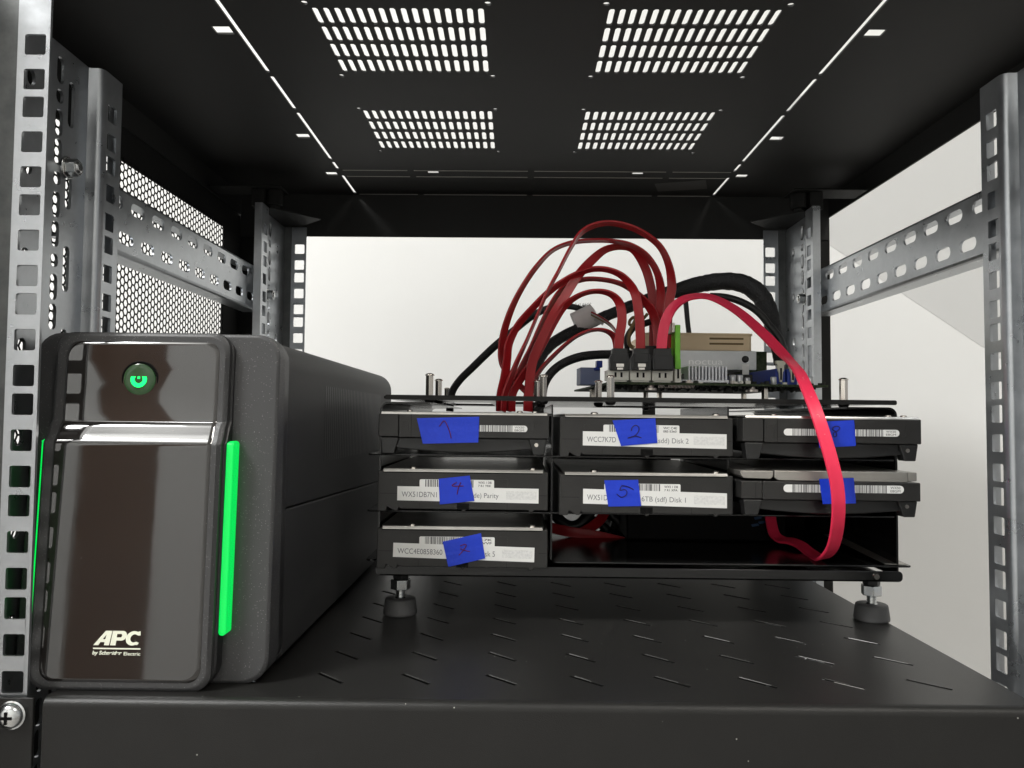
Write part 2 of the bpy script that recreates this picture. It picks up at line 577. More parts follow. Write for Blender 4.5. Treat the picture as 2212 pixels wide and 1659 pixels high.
# rear corner frames, in black
for sx in (-1, 1):
    x0, x1 = sorted((RC + sx * 272, RC + sx * 299))
    B().box(x0, x1, 772.2, 792, -330, 204.8).build('rear_or_added_corner_frame', 'powder', rack, bevel=1.5)
for sx in (-1, 1):  # unseen front frames, added to shade the outer post flange
    x0, x1 = sorted((RC + sx * 279, RC + sx * 299))
    B().box(x0, x1, 300, 321.5, -330, 224.9).build('rear_or_added_corner_frame', 'powder', rack, bevel=1.5)
B().box(RC - 299, RC + 299, 774, 775.2, -330, -150).build('rear_blocker', 'powder', rack)  # added sheet, keeps the bright wall from showing through the shelf slits
B().box(RC - 299, RC + 299, 322, 792, -333, -331).build('added_bottom_blocker', 'powder', rack)  # unseen bottom, added to darken the space under the shelf
# --- perforated side panel
SPX = RC - 299
B().plate(rect(300, 792, -330, 226), [rect(418, 731, -150, 181)], YZ(SPX - 1.4), 0, 0.9).build('side_frame', 'powder', rack, smooth=0)
p = 5.96
mb = B()
rc_, rh = p / math.sqrt(3), p / math.sqrt(3) * 0.80
cosn = [(math.cos(R(60 * i)), math.sin(R(60 * i))) for i in range(6)]
ci = 0
y = 416.0
while y < 733:
    z = -152 + (p / 2 if ci % 2 else 0)
    while z < 183:
        vs = []
        for xx in (SPX, SPX - 0.45):
            for r_ in (rc_, rh):
                vs += [(xx, y + r_ * c, z + r_ * s) for c, s in cosn]
        fs = []
        for i in range(6):
            j = (i + 1) % 6
            fs += [(i, j, 6 + j, 6 + i), (12 + j, 12 + i, 18 + i, 18 + j), (6 + i, 6 + j, 18 + j, 18 + i)]
        mb.add(vs, fs)
        z += p
    y += p * math.sqrt(3) / 2
    ci += 1
mb.build('perforated_panel', 'powder', rack, smooth=0)

# --- posts
HZ = []                          # heights of the square holes
for k in range(-10, 3):
    HZ += [105.9 + 44.45 * k, 93.2 + 44.45 * k, 121.775 + 44.45 * k]


def post(sx, front):
    """sx -1 left, 1 right; front or rear post (rear ones are mirrored in depth)"""
    X = lambda a: RC + sx * (a + (3.6 if front and sx > 0 else 1.9 if front else 1.4))             # a = distance from the rack's middle
    if front:
        Y = lambda b: 338 + b
        sy = 1
    else:
        Y = lambda b: 760 - b
        sy = -1
    zt, zb = 188.0, -330.0
    mb = B()
    fx = sorted((X(226), X(240.5)))
    hz = [z for z in HZ if zb + 8 < z < zt - 6]
    mb.plate(rect(fx[0], fx[1], zb, zt), [rrect(X(232.5) - 4.75, X(232.5) + 4.75, z - 4.75, z + 4.75, 0.9, 2) for z in hz], XZ(Y(0)), 0, sy * 1.6)
    # set-back outer half of the flange
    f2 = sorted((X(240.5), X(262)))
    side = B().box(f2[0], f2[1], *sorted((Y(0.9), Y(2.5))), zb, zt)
    # web with slots
    sl = []
    for k in range(-10, 5):
        zc = 119.5 + 42 * (k - 1)
        for dz, h in ((13.5, 6.8), (-13.5, 6.8), (0, 3.6)):
            yc = Y(45)
            if zb + 12 < zc + dz < zt - 12:
                sl.append(rrect(yc - 3.1, yc + 3.1, zc + dz - h, zc + dz + h, 3.0, 3))
        zc = 118 + 43 * (k - 1)
        yc = Y(55)
        if zb + 20 < zc < zt - 16:
            sl.append(rrect(yc - 2.7, yc + 2.7, zc - 12, zc + 12, 2.6, 3))
        yc = Y(22)
        if zb + 20 < zc < zt - 16:
            sl.append(rrect(yc - 3, yc + 3, zc - 4, zc + 4, 2.9, 3))
    ya, yb = sorted((Y(2.6), Y(70)))
    xo = X(248)
    mb.plate(rect(ya, yb, zb, zt), sl, YZ(xo), 0, sx * 1.6)
    # jog, strip with square holes, outer lip: bent sheet with a round bend
    prof = [(249.6, 70), (248, 70), (247.2, 70.6), (243.6, 70.6), (241.9, 71.3), (240.7, 72.9), (240.4, 75.0)]
    prof_in = [(249.6, 71.6), (248.2, 72.2), (244.2, 72.2), (242.7, 72.9), (242.0, 74.0), (241.9, 75.0)]
    poly = [(X(a), Y(b)) for a, b in prof] + [(X(a), Y(b)) for a, b in reversed(prof_in)]
    mb.prism(poly, XY(0), zb, zt)
    ya, yb = sorted((Y(75.02), Y(89.4)))
    mb.plate(rect(ya, yb, zb, zt),
             [rrect(Y(81.2) - 4.6, Y(81.2) + 4.6, z - 4.75, z + 4.75, 0.8, 2) for z in hz], YZ(X(240.4)), 0, sx * 1.5)
    lx = sorted((X(240.4), X(247)))
    mb.box(lx[0], lx[1], *sorted((Y(89.42), Y(90.9))), zb, zt)
    o = mb.build('post', 'galv', rack, smooth=40, bevel=0.4, seg=2)
    side.build('side_flange', 'galv_shaded', o, bevel=0.4)
    # bolts through the web
    for zc in ((127.0,) if front else (112.0, 30.0)):
        b = B()
        yc = Y(52)
        b.cyl((X(247.9), yc, zc), (X(246.4), yc, zc), 5.8, n=20)
        b.cyl((X(246.4), yc, zc), (X(241.2), yc, zc), 4.7, 4.5, n=6)
        b.cyl((X(241.2), yc, zc), (X(240.2), yc, zc), 3.2, 2.2, n=12)
        b.build('bolt', 'zinc', o, bevel=0.4)
    return o


for front in (True, False):
    for sx in (-1, 1):
        post(sx, front)
# --- black spacers and gussets under the rear corners of the roof
for sx in (-1, 1):
    X = lambda a: RC + sx * a
    b = B()
    b.cyl((X(238.5), 694, 192.0), (X(238.5), 694, 205.4), 7.2, n=20)
    b.cyl((X(238.5), 694, 189.8), (X(238.5), 694, 192), 4.4, n=6)
    b.box(*sorted((X(246), X(258))), 686, 704, 190, 205.4)
    b.box(*sorted((X(230), X(296))), 680, 708, 205.6, 207)
    b.build('roof_spacer', 'powder', rack, bevel=0.8)
    poly = [(X(250), 690), (X(250), 752), (X(228), 752), (X(206), 730), (X(206), 727), (X(240), 690)]
    B().prism(poly, XY(188.4), 0, 1.4).build('gusset', 'powder', rack)

# --- slotted crossbars on both sides
for sx in (-1, 1):
    X = lambda a: RC + sx * a
    sl = []
    for k in range(-1, 9):
        yc = 470 + 27 * k
        if 440 < yc < 672:
            sl.append(rrect(yc - 8.6, yc + 8.6, 121.5, 129.1, 3.7, 4))
        yc = 483.5 + 27 * k
        if 440 < yc < 678:
            sl.append(rrect(yc - 8.6, yc + 8.6, 101.5, 109.1, 3.7, 4))
    mb = B().plate(rect(405, 700, 97, 132.5), sl, YZ(X(251.8)), 0, sx * 1.5)
    xs = sorted((X(254.2), X(268)))
    for z, s in ((134.6, 1), (94.9, -1)):
        z0, z1 = sorted((z, z - s * 1.4))
        mb.box(xs[0], xs[1], 405, 700, z0, z1)
        arc = [(X(251.8), z - s * 2.1), (X(252.5), z - s * 0.6), (X(254.2), z), (X(254.2), z - s * 1.4), (X(253.3), z - s * 2.1)]
        mb.prism(arc, lambda a, b_, w_: (a, w_, b_), 405, 700)
    mb.build('crossbar', 'galv', rack, smooth=40)

# ================================================================== SHELF
SZ = -122.8
STILT = 0.05
shelf = thing('rack_shelf', 'wide black slotted metal shelf screwed to the front posts', 'shelf', (0, 336, SZ), STILT)
sl = []
for j in range(-1, 9):
    for i in range(-8, 6):
        x0, y0 = 66.3 + 40 * i, 373.2 + 34.9 * j
        if not (-194 < x0 < 205 and y0 - 14 > 344):
            continue
        dx, dy, hw = 14.4, -13.5, 0.75
        sl.append([(x0 - hw, y0 - hw), (x0 + dx - hw, y0 + dy - hw), (x0 + dx + hw, y0 + dy + hw), (x0 + hw, y0 + hw)])
mb = B().plate(rect(-204, 227.5, 341.5, 692), sl, XY(SZ), 0, -0.45)
sp_ = mb.build('shelf_plate', 'shelf', shelf, smooth=0)
we = B()
for q in sl:
    # burred edge along the far side of each slit, pale to paint in its glint
    (x0, y0), (x1, y1) = q[3], q[2]
    k0, k1_ = random.uniform(0, 0.12), random.uniform(0.6, 1.0)
    a_ = (x0 + (x1 - x0) * k0, y0 + (y1 - y0) * k0, SZ + 0.05)
    c_ = (x0 + (x1 - x0) * k1_, y0 + (y1 - y0) * k1_, SZ + 0.05)
    we.cyl(a_, c_, random.uniform(0.18, 0.30), random.uniform(0.10, 0.2), n=6)
tag(we.build('slit_glint', 'edge_glint', sp_, smooth=60), kind='stuff')
prof = []
for i in range(9):
    t = R(90 * i / 8)
    prof.append((341.49 - 4.2 * math.sin(t), SZ - 4.2 + 4.2 * math.cos(t)))
prof += [(337.29, SZ - 88), (338.8, SZ - 88), (338.8, SZ - 4.2), (341.49, SZ - 0.45)]
B().prism(prof, lambda a, b_, w_: (w_, a, b_), -204, 227.5).build('front_apron', 'shelf', shelf, smooth=40)
B().box(226, 227.5, 342, 690, SZ - 30, SZ - 1.7).build('side_lip', 'shelf', shelf)
for x0, x1, bx in ((-250, -206.8, -215.5), (230.2, 266, 250.3)):
    B().box(x0, x1, 335.2, 336.9, SZ - 88, SZ + 0.6).build('mounting_ear', 'shelf', shelf, bevel=0.5)
    sc = B()
    sz = SZ - 6.4
    sc.lathe((bx, 335.1, sz), (0, -1, 0), [(0, 6.0), (0.9, 6.1), (1.2, 5.4), (2.4, 5.2), (3.6, 4.4), (4.3, 3.0), (4.6, 1.0)], 24)
    s = sc.build('mounting_screw', 'zinc', shelf, smooth=50)
    c = B().box(bx - 2.6, bx + 2.6, 330.2, 330.9, sz - 0.55, sz + 0.55)
    c.box(bx - 0.55, bx + 0.55, 330.15, 330.85, sz - 2.6, sz + 2.6)
    c.build('cross_recess', 'groove', s)

# ================================================================== UPS
UX, UY, UZ = -171.5, 345.5, -122.7
ups = thing('battery_backup', 'tall black battery backup with glossy front and green light bar, at left on the shelf', 'battery backup', (UX, UY, UZ), 0.2)
W = lambda x, y, z: (UX + x, UY + y, UZ + z)
UH = 161.5


def fy(z):
    if z <= 108.5:
        return 0.046 * z
    if z >= 121:
        return 11.4 + 0.046 * (z - 121)
    t = (z - 108.5) / 12.5
    t = t * t * (3 - 2 * t) if t < 0.14 or t > 0.86 else t
    return 4.99 + t * (11.4 - 4.99)


def rows(x0, x1, z0, z1, r, extra=(), n=6):
    """outline rows (xl, xr, z) of a rounded rectangle from bottom to top"""
    out = []
    zs = [z0 + r - r * math.cos(R(90 * i / n)) for i in range(n + 1)]
    zs += [z for z in extra if z0 + r < z < z1 - r]
    zs += [z1 - r + r * math.sin(R(90 * i / n)) for i in range(n + 1)]
    for z in zs:
        e = 0
        if z < z0 + r:
            e = r - math.sqrt(max(0, r * r - (z0 + r - z) ** 2))
        elif z > z1 - r:
            e = r - math.sqrt(max(0, r * r - (z - z1 + r) ** 2))
        out.append((x0 + e, x1 - e, z))
    return out


def slab(mb, x0, x1, z0, z1, r, front, back, edge=0.0, bulge=0.0, extra=()):
    """rounded slab with front(z), back(z) profiles; edge = width of the eased rim, bulge = its height"""
    o = rows(x0, x1, z0, z1, r, extra)
    inn = [(a + edge, b - edge, z0 + edge + (z - z0) * (z1 - z0 - 2 * edge) / (z1 - z0)) for a, b, z in o]
    n = len(o)
    vs = []
    for a, b, z in o:
        vs += [W(a, back(z), z), W(b, back(z), z)]
    for a, b, z in o:
        vs += [W(a, front(z), z), W(b, front(z), z)]
    for a, b, z in inn:
        vs += [W(a, front(z) - bulge, z), W(b, front(z) - bulge, z)]
    # a second, slightly smaller loop keeps the face flat inside its eased rim
    e2 = edge + 0.5
    for a, b, z in o:
        z2 = z0 + e2 + (z - z0) * (z1 - z0 - 2 * e2) / (z1 - z0)
        vs += [W(a + e2, front(z2) - bulge, z2), W(b - e2, front(z2) - bulge, z2)]
    fs = []
    A, F, I, J = 0, 2 * n, 4 * n, 6 * n
    for i in range(n - 1):
        j = i + 1
        fs += [(A + 2 * i, A + 2 * j, F + 2 * j, F + 2 * i), (A + 2 * i + 1, F + 2 * i + 1, F + 2 * j + 1, A + 2 * j + 1)]
        fs += [(F + 2 * i, F + 2 * j, I + 2 * j, I + 2 * i), (F + 2 * i + 1, I + 2 * i + 1, I + 2 * j + 1, F + 2 * j + 1)]
        fs += [(I + 2 * i, I + 2 * j, J + 2 * j, J + 2 * i), (I + 2 * i + 1, J + 2 * i + 1, J + 2 * j + 1, I + 2 * j + 1)]
        fs += [(J + 2 * i, J + 2 * j, J + 2 * j + 1, J + 2 * i + 1), (A + 2 * i, A + 2 * i + 1, A + 2 * j + 1, A + 2 * j)]
    for k in (0, n - 1):
        fs += [(A + 2 * k, A + 2 * k + 1, F + 2 * k + 1, F + 2 * k), (F + 2 * k, F + 2 * k + 1, I + 2 * k + 1, I + 2 * k), (I + 2 * k, I + 2 * k + 1, J + 2 * k + 1, J + 2 * k)]
    return mb.add(vs, fs)


EX = [20, 45, 70, 95, 108.5, 109.3, 110.2, 112, 115, 118, 119.6, 120.3, 121, 135, 150]
bez = lambda z: 12.0 + 0.05 * z
# rear case, in two shells with a seam
for z0, z1, nm in ((1.5, 76.7, 'lower_case'), (77.1, UH - 0.5, 'upper_case')):
    top = z1 > 100
    poly = []
    r = 15
    if top:
        for cx, s in ((57.2 - r, 0), (-57.2 + r, 90)):
            for i in range(9):
                t = R(s + 90 * i / 8)
                poly.append((cx + r * math.cos(t), z1 - r + r * math.sin(t)))
        poly += [(-57.2, z0), (57.2, z0)]
    else:
        poly = [(57.2, z1), (-57.2, z1), (-57.2, z0 + 4), (-53, z0), (53, z0), (57.2, z0 + 4)]
    B().prism(poly, lambda a, b_, w_: W(a, w_ - (b_ - 77) * 0.0, b_ - 0.03 * (w_ - 40) * (1 if abs(b_ - 77) < 1 else 0)), 36, 352).build(nm, 'ups_body', ups, smooth=30, bevel=1.2)
# grille on the right side
g = B()
for i in range(38):
    y = 112 + i * 4.95
    z0 = 96
    g.box(*[UX + 57.15, UX + 57.35], UY + y, UY + y + 1.9, UZ + z0, UZ + 141)
g.build('vent_grille', 'ups_dark', ups, smooth=0)
# dark trim between case and bezel
tb = B()
slab(tb, -57.6, 57.6, 0.8, UH - 0.2, 12, lambda z: 25 + 0.0 * z, lambda z: 36.0)
tb.build('trim_band', 'ups_dark', ups, smooth=40)
bz = B()
slab(bz, -58, 58.3, 0.3, UH, 11, bez, lambda z: 27.0, 1.2, 1.0, EX)
bz.build('bezel', 'ups_grey', ups, smooth=40)
CX = -4.5                                     # middle of the raised front
fr = B()
slab(fr, CX - 41, CX + 40.6, 0.0, UH - 0.1, 8, lambda z: fy(z) + 1.4, lambda z: bez(z) + 0.5, 1.6, 1.4, EX)
fr.build('front_frame', 'ups_grey', ups, smooth=40)
sk = B()
slab(sk, CX - 42.2, CX + 41.8, 1.0, UH - 1.0, 9, lambda z: fy(z) + 4.5, lambda z: bez(z) + 0.4, 0.6, 0.5, EX)
sk.build('front_skirt', 'ups_dark', ups, smooth=40)
gp = B()
slab(gp, CX - 35.6, CX + 36.6, 4.0, UH - 4.4, 6.0, lambda z: fy(z) + 0.05, lambda z: fy(z) + 1.0, 1.3, 0.9, EX)
gp.build('glossy_panel', 'ups_gloss', ups, smooth=40)
ff = lambda z: fy(z) - 0.85                    # face of the glossy panel
# power button
bzc = 139.2
pr = B()
pr.lathe(W(CX, ff(bzc) + 0.35, bzc), (0, -1, -0.058), [(0, 8.6), (0.5, 8.5), (0.6, 8.2), (0.2, 7.7), (0.2, 0.2)], 40)
pr.build('button_ring', 'groove', ups, smooth=40)
pb = B()
pb.lathe(W(CX, ff(bzc) + 0.2, bzc), (0, -1, -0.058), [(0, 7.4), (0.8, 7.35), (1.15, 6.9), (1.3, 5.0), (1.3, 0.2)], 40)
btn = pb.build('power_button', 'button', ups, smooth=40)
ps = B()
fsym = lambda a, b_: W(CX + a, ff(bzc) - 1.25 + 0.058 * b_, bzc + b_)
arc_o, arc_i = [], []
for i in range(25):
    t = R(90 + 38 + (360 - 76) * i / 24)
    arc_o.append((3.8 * math.cos(t), 3.8 * math.sin(t)))
    arc_i.append((1.9 * math.cos(t), 1.9 * math.sin(t)))
for i in range(24):
    ps.add([fsym(*arc_o[i]), fsym(*arc_o[i + 1]), fsym(*arc_i[i + 1]), fsym(*arc_i[i])], [(0, 1, 2, 3)])
ps.add([fsym(-.55, 0.2), fsym(.55, 0.2), fsym(.55, 4.0), fsym(-.55, 4.0)], [(0, 1, 2, 3)])
ps.build('power_symbol', 'led_hot', btn, smooth=0)
# green light bars either side of the raised front
for x0, x1 in ((CX + 42.0, CX + 45.4), (CX - 44.2, CX - 43.1)):
    lb = B()
    slab(lb, x0, x1, 23.5, 111, (x1 - x0) * 0.47, lambda z: fy(z) + (4.6 if x0 > 0 else 5.5), lambda z: bez(z) + 0.3, 0.4, 0.35, EX)
    lb.build('light_bar', 'led', ups, smooth=40)
# lettering
fl = lambda a, b_: W(CX - 0.5 + a, ff(b_) - 0.06, b_)
lg = B()
zb_, zt_ = 20.3, 26.6
H = zt_ - zb_


def lg_poly(loops):
    tris = tessellate_polygon([[Vector((a, b, 0)) for a, b in l] for l in loops])
    flat = [q for l in loops for q in l]
    sh = 0.16
    lg.add([fl(a + sh * (b - zb_), b) for a, b in flat], [tuple(t) for t in tris])


# heavy slanted A P C
lg_poly([[(-10.9, zb_), (-6.6, zt_), (-3.7, zt_), (-3.9, zb_), (-6.1, zb_), (-6.15, zb_ + 1.35), (-8.0, zb_ + 1.35), (-8.6, zb_)],
         [(-7.2, zb_ + 2.6), (-6.1, zb_ + 2.6), (-5.95, zb_ + 4.6)]])
pr_ = [(-3.4, zb_), (-3.4, zt_)] + [(1.2 + 2.0 * math.cos(R(t)), zt_ - 2.1 + 2.1 * math.sin(R(t))) for t in range(90, -91, -20)] + [(-1.0, zt_ - 4.2), (-1.0, zb_)]
pi_ = [(-1.2, zt_ - 1.35), (0.8, zt_ - 1.35), (1.15, zt_ - 2.1), (0.8, zt_ - 2.85), (-1.2, zt_ - 2.85)]
lg_poly([pr_, pi_])
co, cin = [], []
for t in range(50, 311, 13):
    co.append((6.3 + 3.3 * math.cos(R(t)), zb_ + H / 2 + H / 2 * math.sin(R(t))))
    cin.append((6.7 + 1.7 * math.cos(R(t)), zb_ + H / 2 + 1.75 * math.sin(R(t))))
co[0] = (9.7, zt_ - 0.55)
co[-1] = (8.6, zb_ + 0.2)
lg_poly([[(8.9, zt_)] + co[1:] + [(9.2, zb_ + 1.2), (8.0, zb_ + 1.7)] + list(reversed(cin))[1:-1] + [(8.0, zt_ - 1.9), (9.3, zt_ - 1.9)]])
lg.add([fl(-10.9, 18.6), fl(10.2, 18.6), fl(10.2, 19.2), fl(-10.9, 19.2)], [(0, 1, 2, 3)])
put_text(lg, 'by Schneider', fl, -11.0, 1.9, 15.7, 17.9, bold=0.03, shear=0.2)
put_text(lg, 'Electric', fl, 2.9, 10.3, 16.0, 17.5, bold=0.012)
lg.build('logo', 'ink_cream', ups, smooth=0)

# ================================================================== DRIVE FRAME
DTILT = 0.2
FO = (75.0, 460.0, -123.4)
frame = thing('drive_frame', 'black sheet metal open frame holding the hard drives on levelling feet', 'drive frame', FO, DTILT)
FX0, FX1 = -82.6, 227.6
mb = B()
mb.plate(rrect(-80.5, 226, 459, 740, 4, 3),
         [rrect(-14, 12, 492, 600, 3, 3), rrect(-55, -20, 560, 700, 3, 3), rrect(70, 205, 610, 720, 3, 3)], XY(10.4), 0, 1.9)
mb.build('top_plate', 'gloss', frame, bevel=0.4)
B().prism(rrect(-79, 225, 9.9, 12.7, 1.0, 3), XZ(457.6), 0, 1.38).build('front_edge', 'powder', frame)
# hoop shaped side sheets, front edges rounded
for x, s in ((FX0, 1), (FX1, -1)):
    b = B()
    prof = [(x, -95), (x, 4)]
    for i in range(7):
        t = R(180 - 90 * i / 6) if s > 0 else R(90 * i / 6)
        prof.append((x + s * 5 + 5 * math.cos(t), 4 + 5 * math.sin(t)))
    outer = [(x, -92), (x, 4)] + [(x + s * 5 - s * 5 * math.cos(R(90 * i / 6)), 4 + 4.6 * math.sin(R(90 * i / 6))) for i in range(7)] + [(x + s * 30, 8.6)]
    inner = [(x + s * 30, 7.5), (x + s * 5, 7.5)] + [(x + s * 5 - s * 3.9 * math.sin(R(90 * i / 6)) * 1.0, 4 + 3.5 * math.cos(R(90 * i / 6))) for i in range(7)] + [(x + s * 1.1, -92)]
    b.prism(outer + inner, XZ(463), 0, 272)
    b.build('side_sheet', 'gloss', frame, smooth=40)
# trays carrying the drives
for z, x0, x1 in ((-23.6, -89.5, 226.3), (-57.2, -89.5, 226.3), (-86.4, 21.9, 235.5), (-86.4, -89.5, -83.4)):
    mb = B().plate(rrect(x0, x1, 462, 738, 3, 3), [rrect(-60, 0, 520, 690, 4, 3)] if z > -80 else [], XY(z), 0, 1.1)
    mb.build('tray', 'gloss', frame, bevel=0.3)
# pale strip on the lowest tray, standing in for the wall's reflection in it
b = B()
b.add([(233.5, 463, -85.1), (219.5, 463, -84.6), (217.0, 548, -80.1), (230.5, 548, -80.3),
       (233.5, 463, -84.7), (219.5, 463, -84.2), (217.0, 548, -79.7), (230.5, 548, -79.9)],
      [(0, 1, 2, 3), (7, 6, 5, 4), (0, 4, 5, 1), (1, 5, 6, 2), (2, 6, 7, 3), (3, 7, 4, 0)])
b.build('tray_glint', 'lid_matt', frame)
# base channel
b2 = B()
b2.prism(rrect(FX0 - 0.6, FX1 + 0.8, -94.4, -88.2, 2.4, 4), XZ(459.5), 0, 1.2)
b2.prism([(459.5, -94.4), (738, -94.4), (738, -93.2), (459.5, -93.2)], lambda a, b_, w_: (w_, a, b_), FX0 + 2, FX1 - 2)
b2.build('base_channel', 'gloss', frame, smooth=40, bevel=0.3)
B().cyl((212.5, 459.4, -91.2), (212.5, 458.2, -91.2), 2.2, 1.6, n=14).build('rivet', 'nickel', frame)
# rear uprights seen through the gaps
for x in (20.5, 124.5):
    b = B().box(x - 6, x + 6, 728, 730, -95, 10.5)
    b.build('rear_upright', 'gloss', frame)
for x0, x1, z0, z1 in ((-79, 17, -21, 0.5), (-79, 17, -55, -28), (-79, 17, -88, -61), (26, 122, -21, -1), (26, 122, -55, -28), (131, 222, -21, 0), (131, 222, -55, -28)):
    B().box(x0, x1, 612, 613.2, z0, z1).build('gap_blocker', 'gloss', frame)  # black sheets added behind the drives to darken the gaps
# inner uprights between the drive columns
for x in (21.2, 127.4):
    B().box(x - 0.5, x + 0.5, 466, 600, -55.9 if x > 100 else -85, 8).build('divider', 'gloss', frame)
# feet
for fx, fyy in ((-71.5, 484), (221.0, 484), (-70.9, 716), (214.0, 680)):
    pad = B()
    pad.lathe((fx, fyy, -122.7), (0, 0, 1), [(0, 9.9), (0.6, 10.4), (1.6, 10.5), (8.6, 9.6), (9.6, 9.3), (10.0, 8.7), (10.0, 0.3)], 32)
    f = pad.build('foot', 'rubber', frame, smooth=40)
    if fx > 0 and fyy < 500:
        f['label'] = 'grey rubber foot at the right front corner'
    b = B()
    b.lathe((fx, fyy, -113.3), (0, 0, 1), [(0, 8.0), (0.5, 8.0), (0.6, 3.4)] + [(0.6 + 0.45 * i, 2.95 if i % 2 else 2.5) for i in range(1, 40)], 18)
    b.build('threaded_stud', 'zinc', f, smooth=20)
    b = B().cyl((fx, fyy, -107.4), (fx, fyy, -101.2), 6.3, n=6, phase=0.3)
    b.build('nut', 'zinc', f, bevel=0.5)
    B().cyl((fx, fyy, -101.1), (fx, fyy, -94.5), 5.2, n=6, phase=0.8).build('nut', 'plug', f, bevel=0.4)
# standoffs on the top plate
for sx_, sy_ in ((-54.3, 474), (15.7, 474), (57.3, 474), (200.4, 474), (-55.5, 541), (13.9, 541), (56.4, 536), (-64, 700), (13, 700), (120, 720)):
    b = B().cyl((sx_, sy_, 12.2), (sx_, sy_, 25.2), 2.55, n=6, phase=0.5)
    so = b.build('standoff', 'nickel', frame, bevel=0.2)
    b = B().lathe((sx_, sy_, 25.2), (0, 0, 1), [(0, 3.0), (0.4, 3.0), (1.1, 2.3), (1.5, 1.2), (1.6, 0.1)], 14)
    b.build('screw', 'nickel', so, smooth=50)
    b = B().lathe((sx_, sy_, 10.5), (0, 0, -1), [(0, 3.3), (0.6, 3.3), (1.9, 2.6), (2.3, 1.4), (2.4, 0.1)], 14)
    b.build('screw', 'plug', so, smooth=50)

# ================================================================== HARD DRIVES
DW, DH, DL = 101.6, 26.1, 147.0


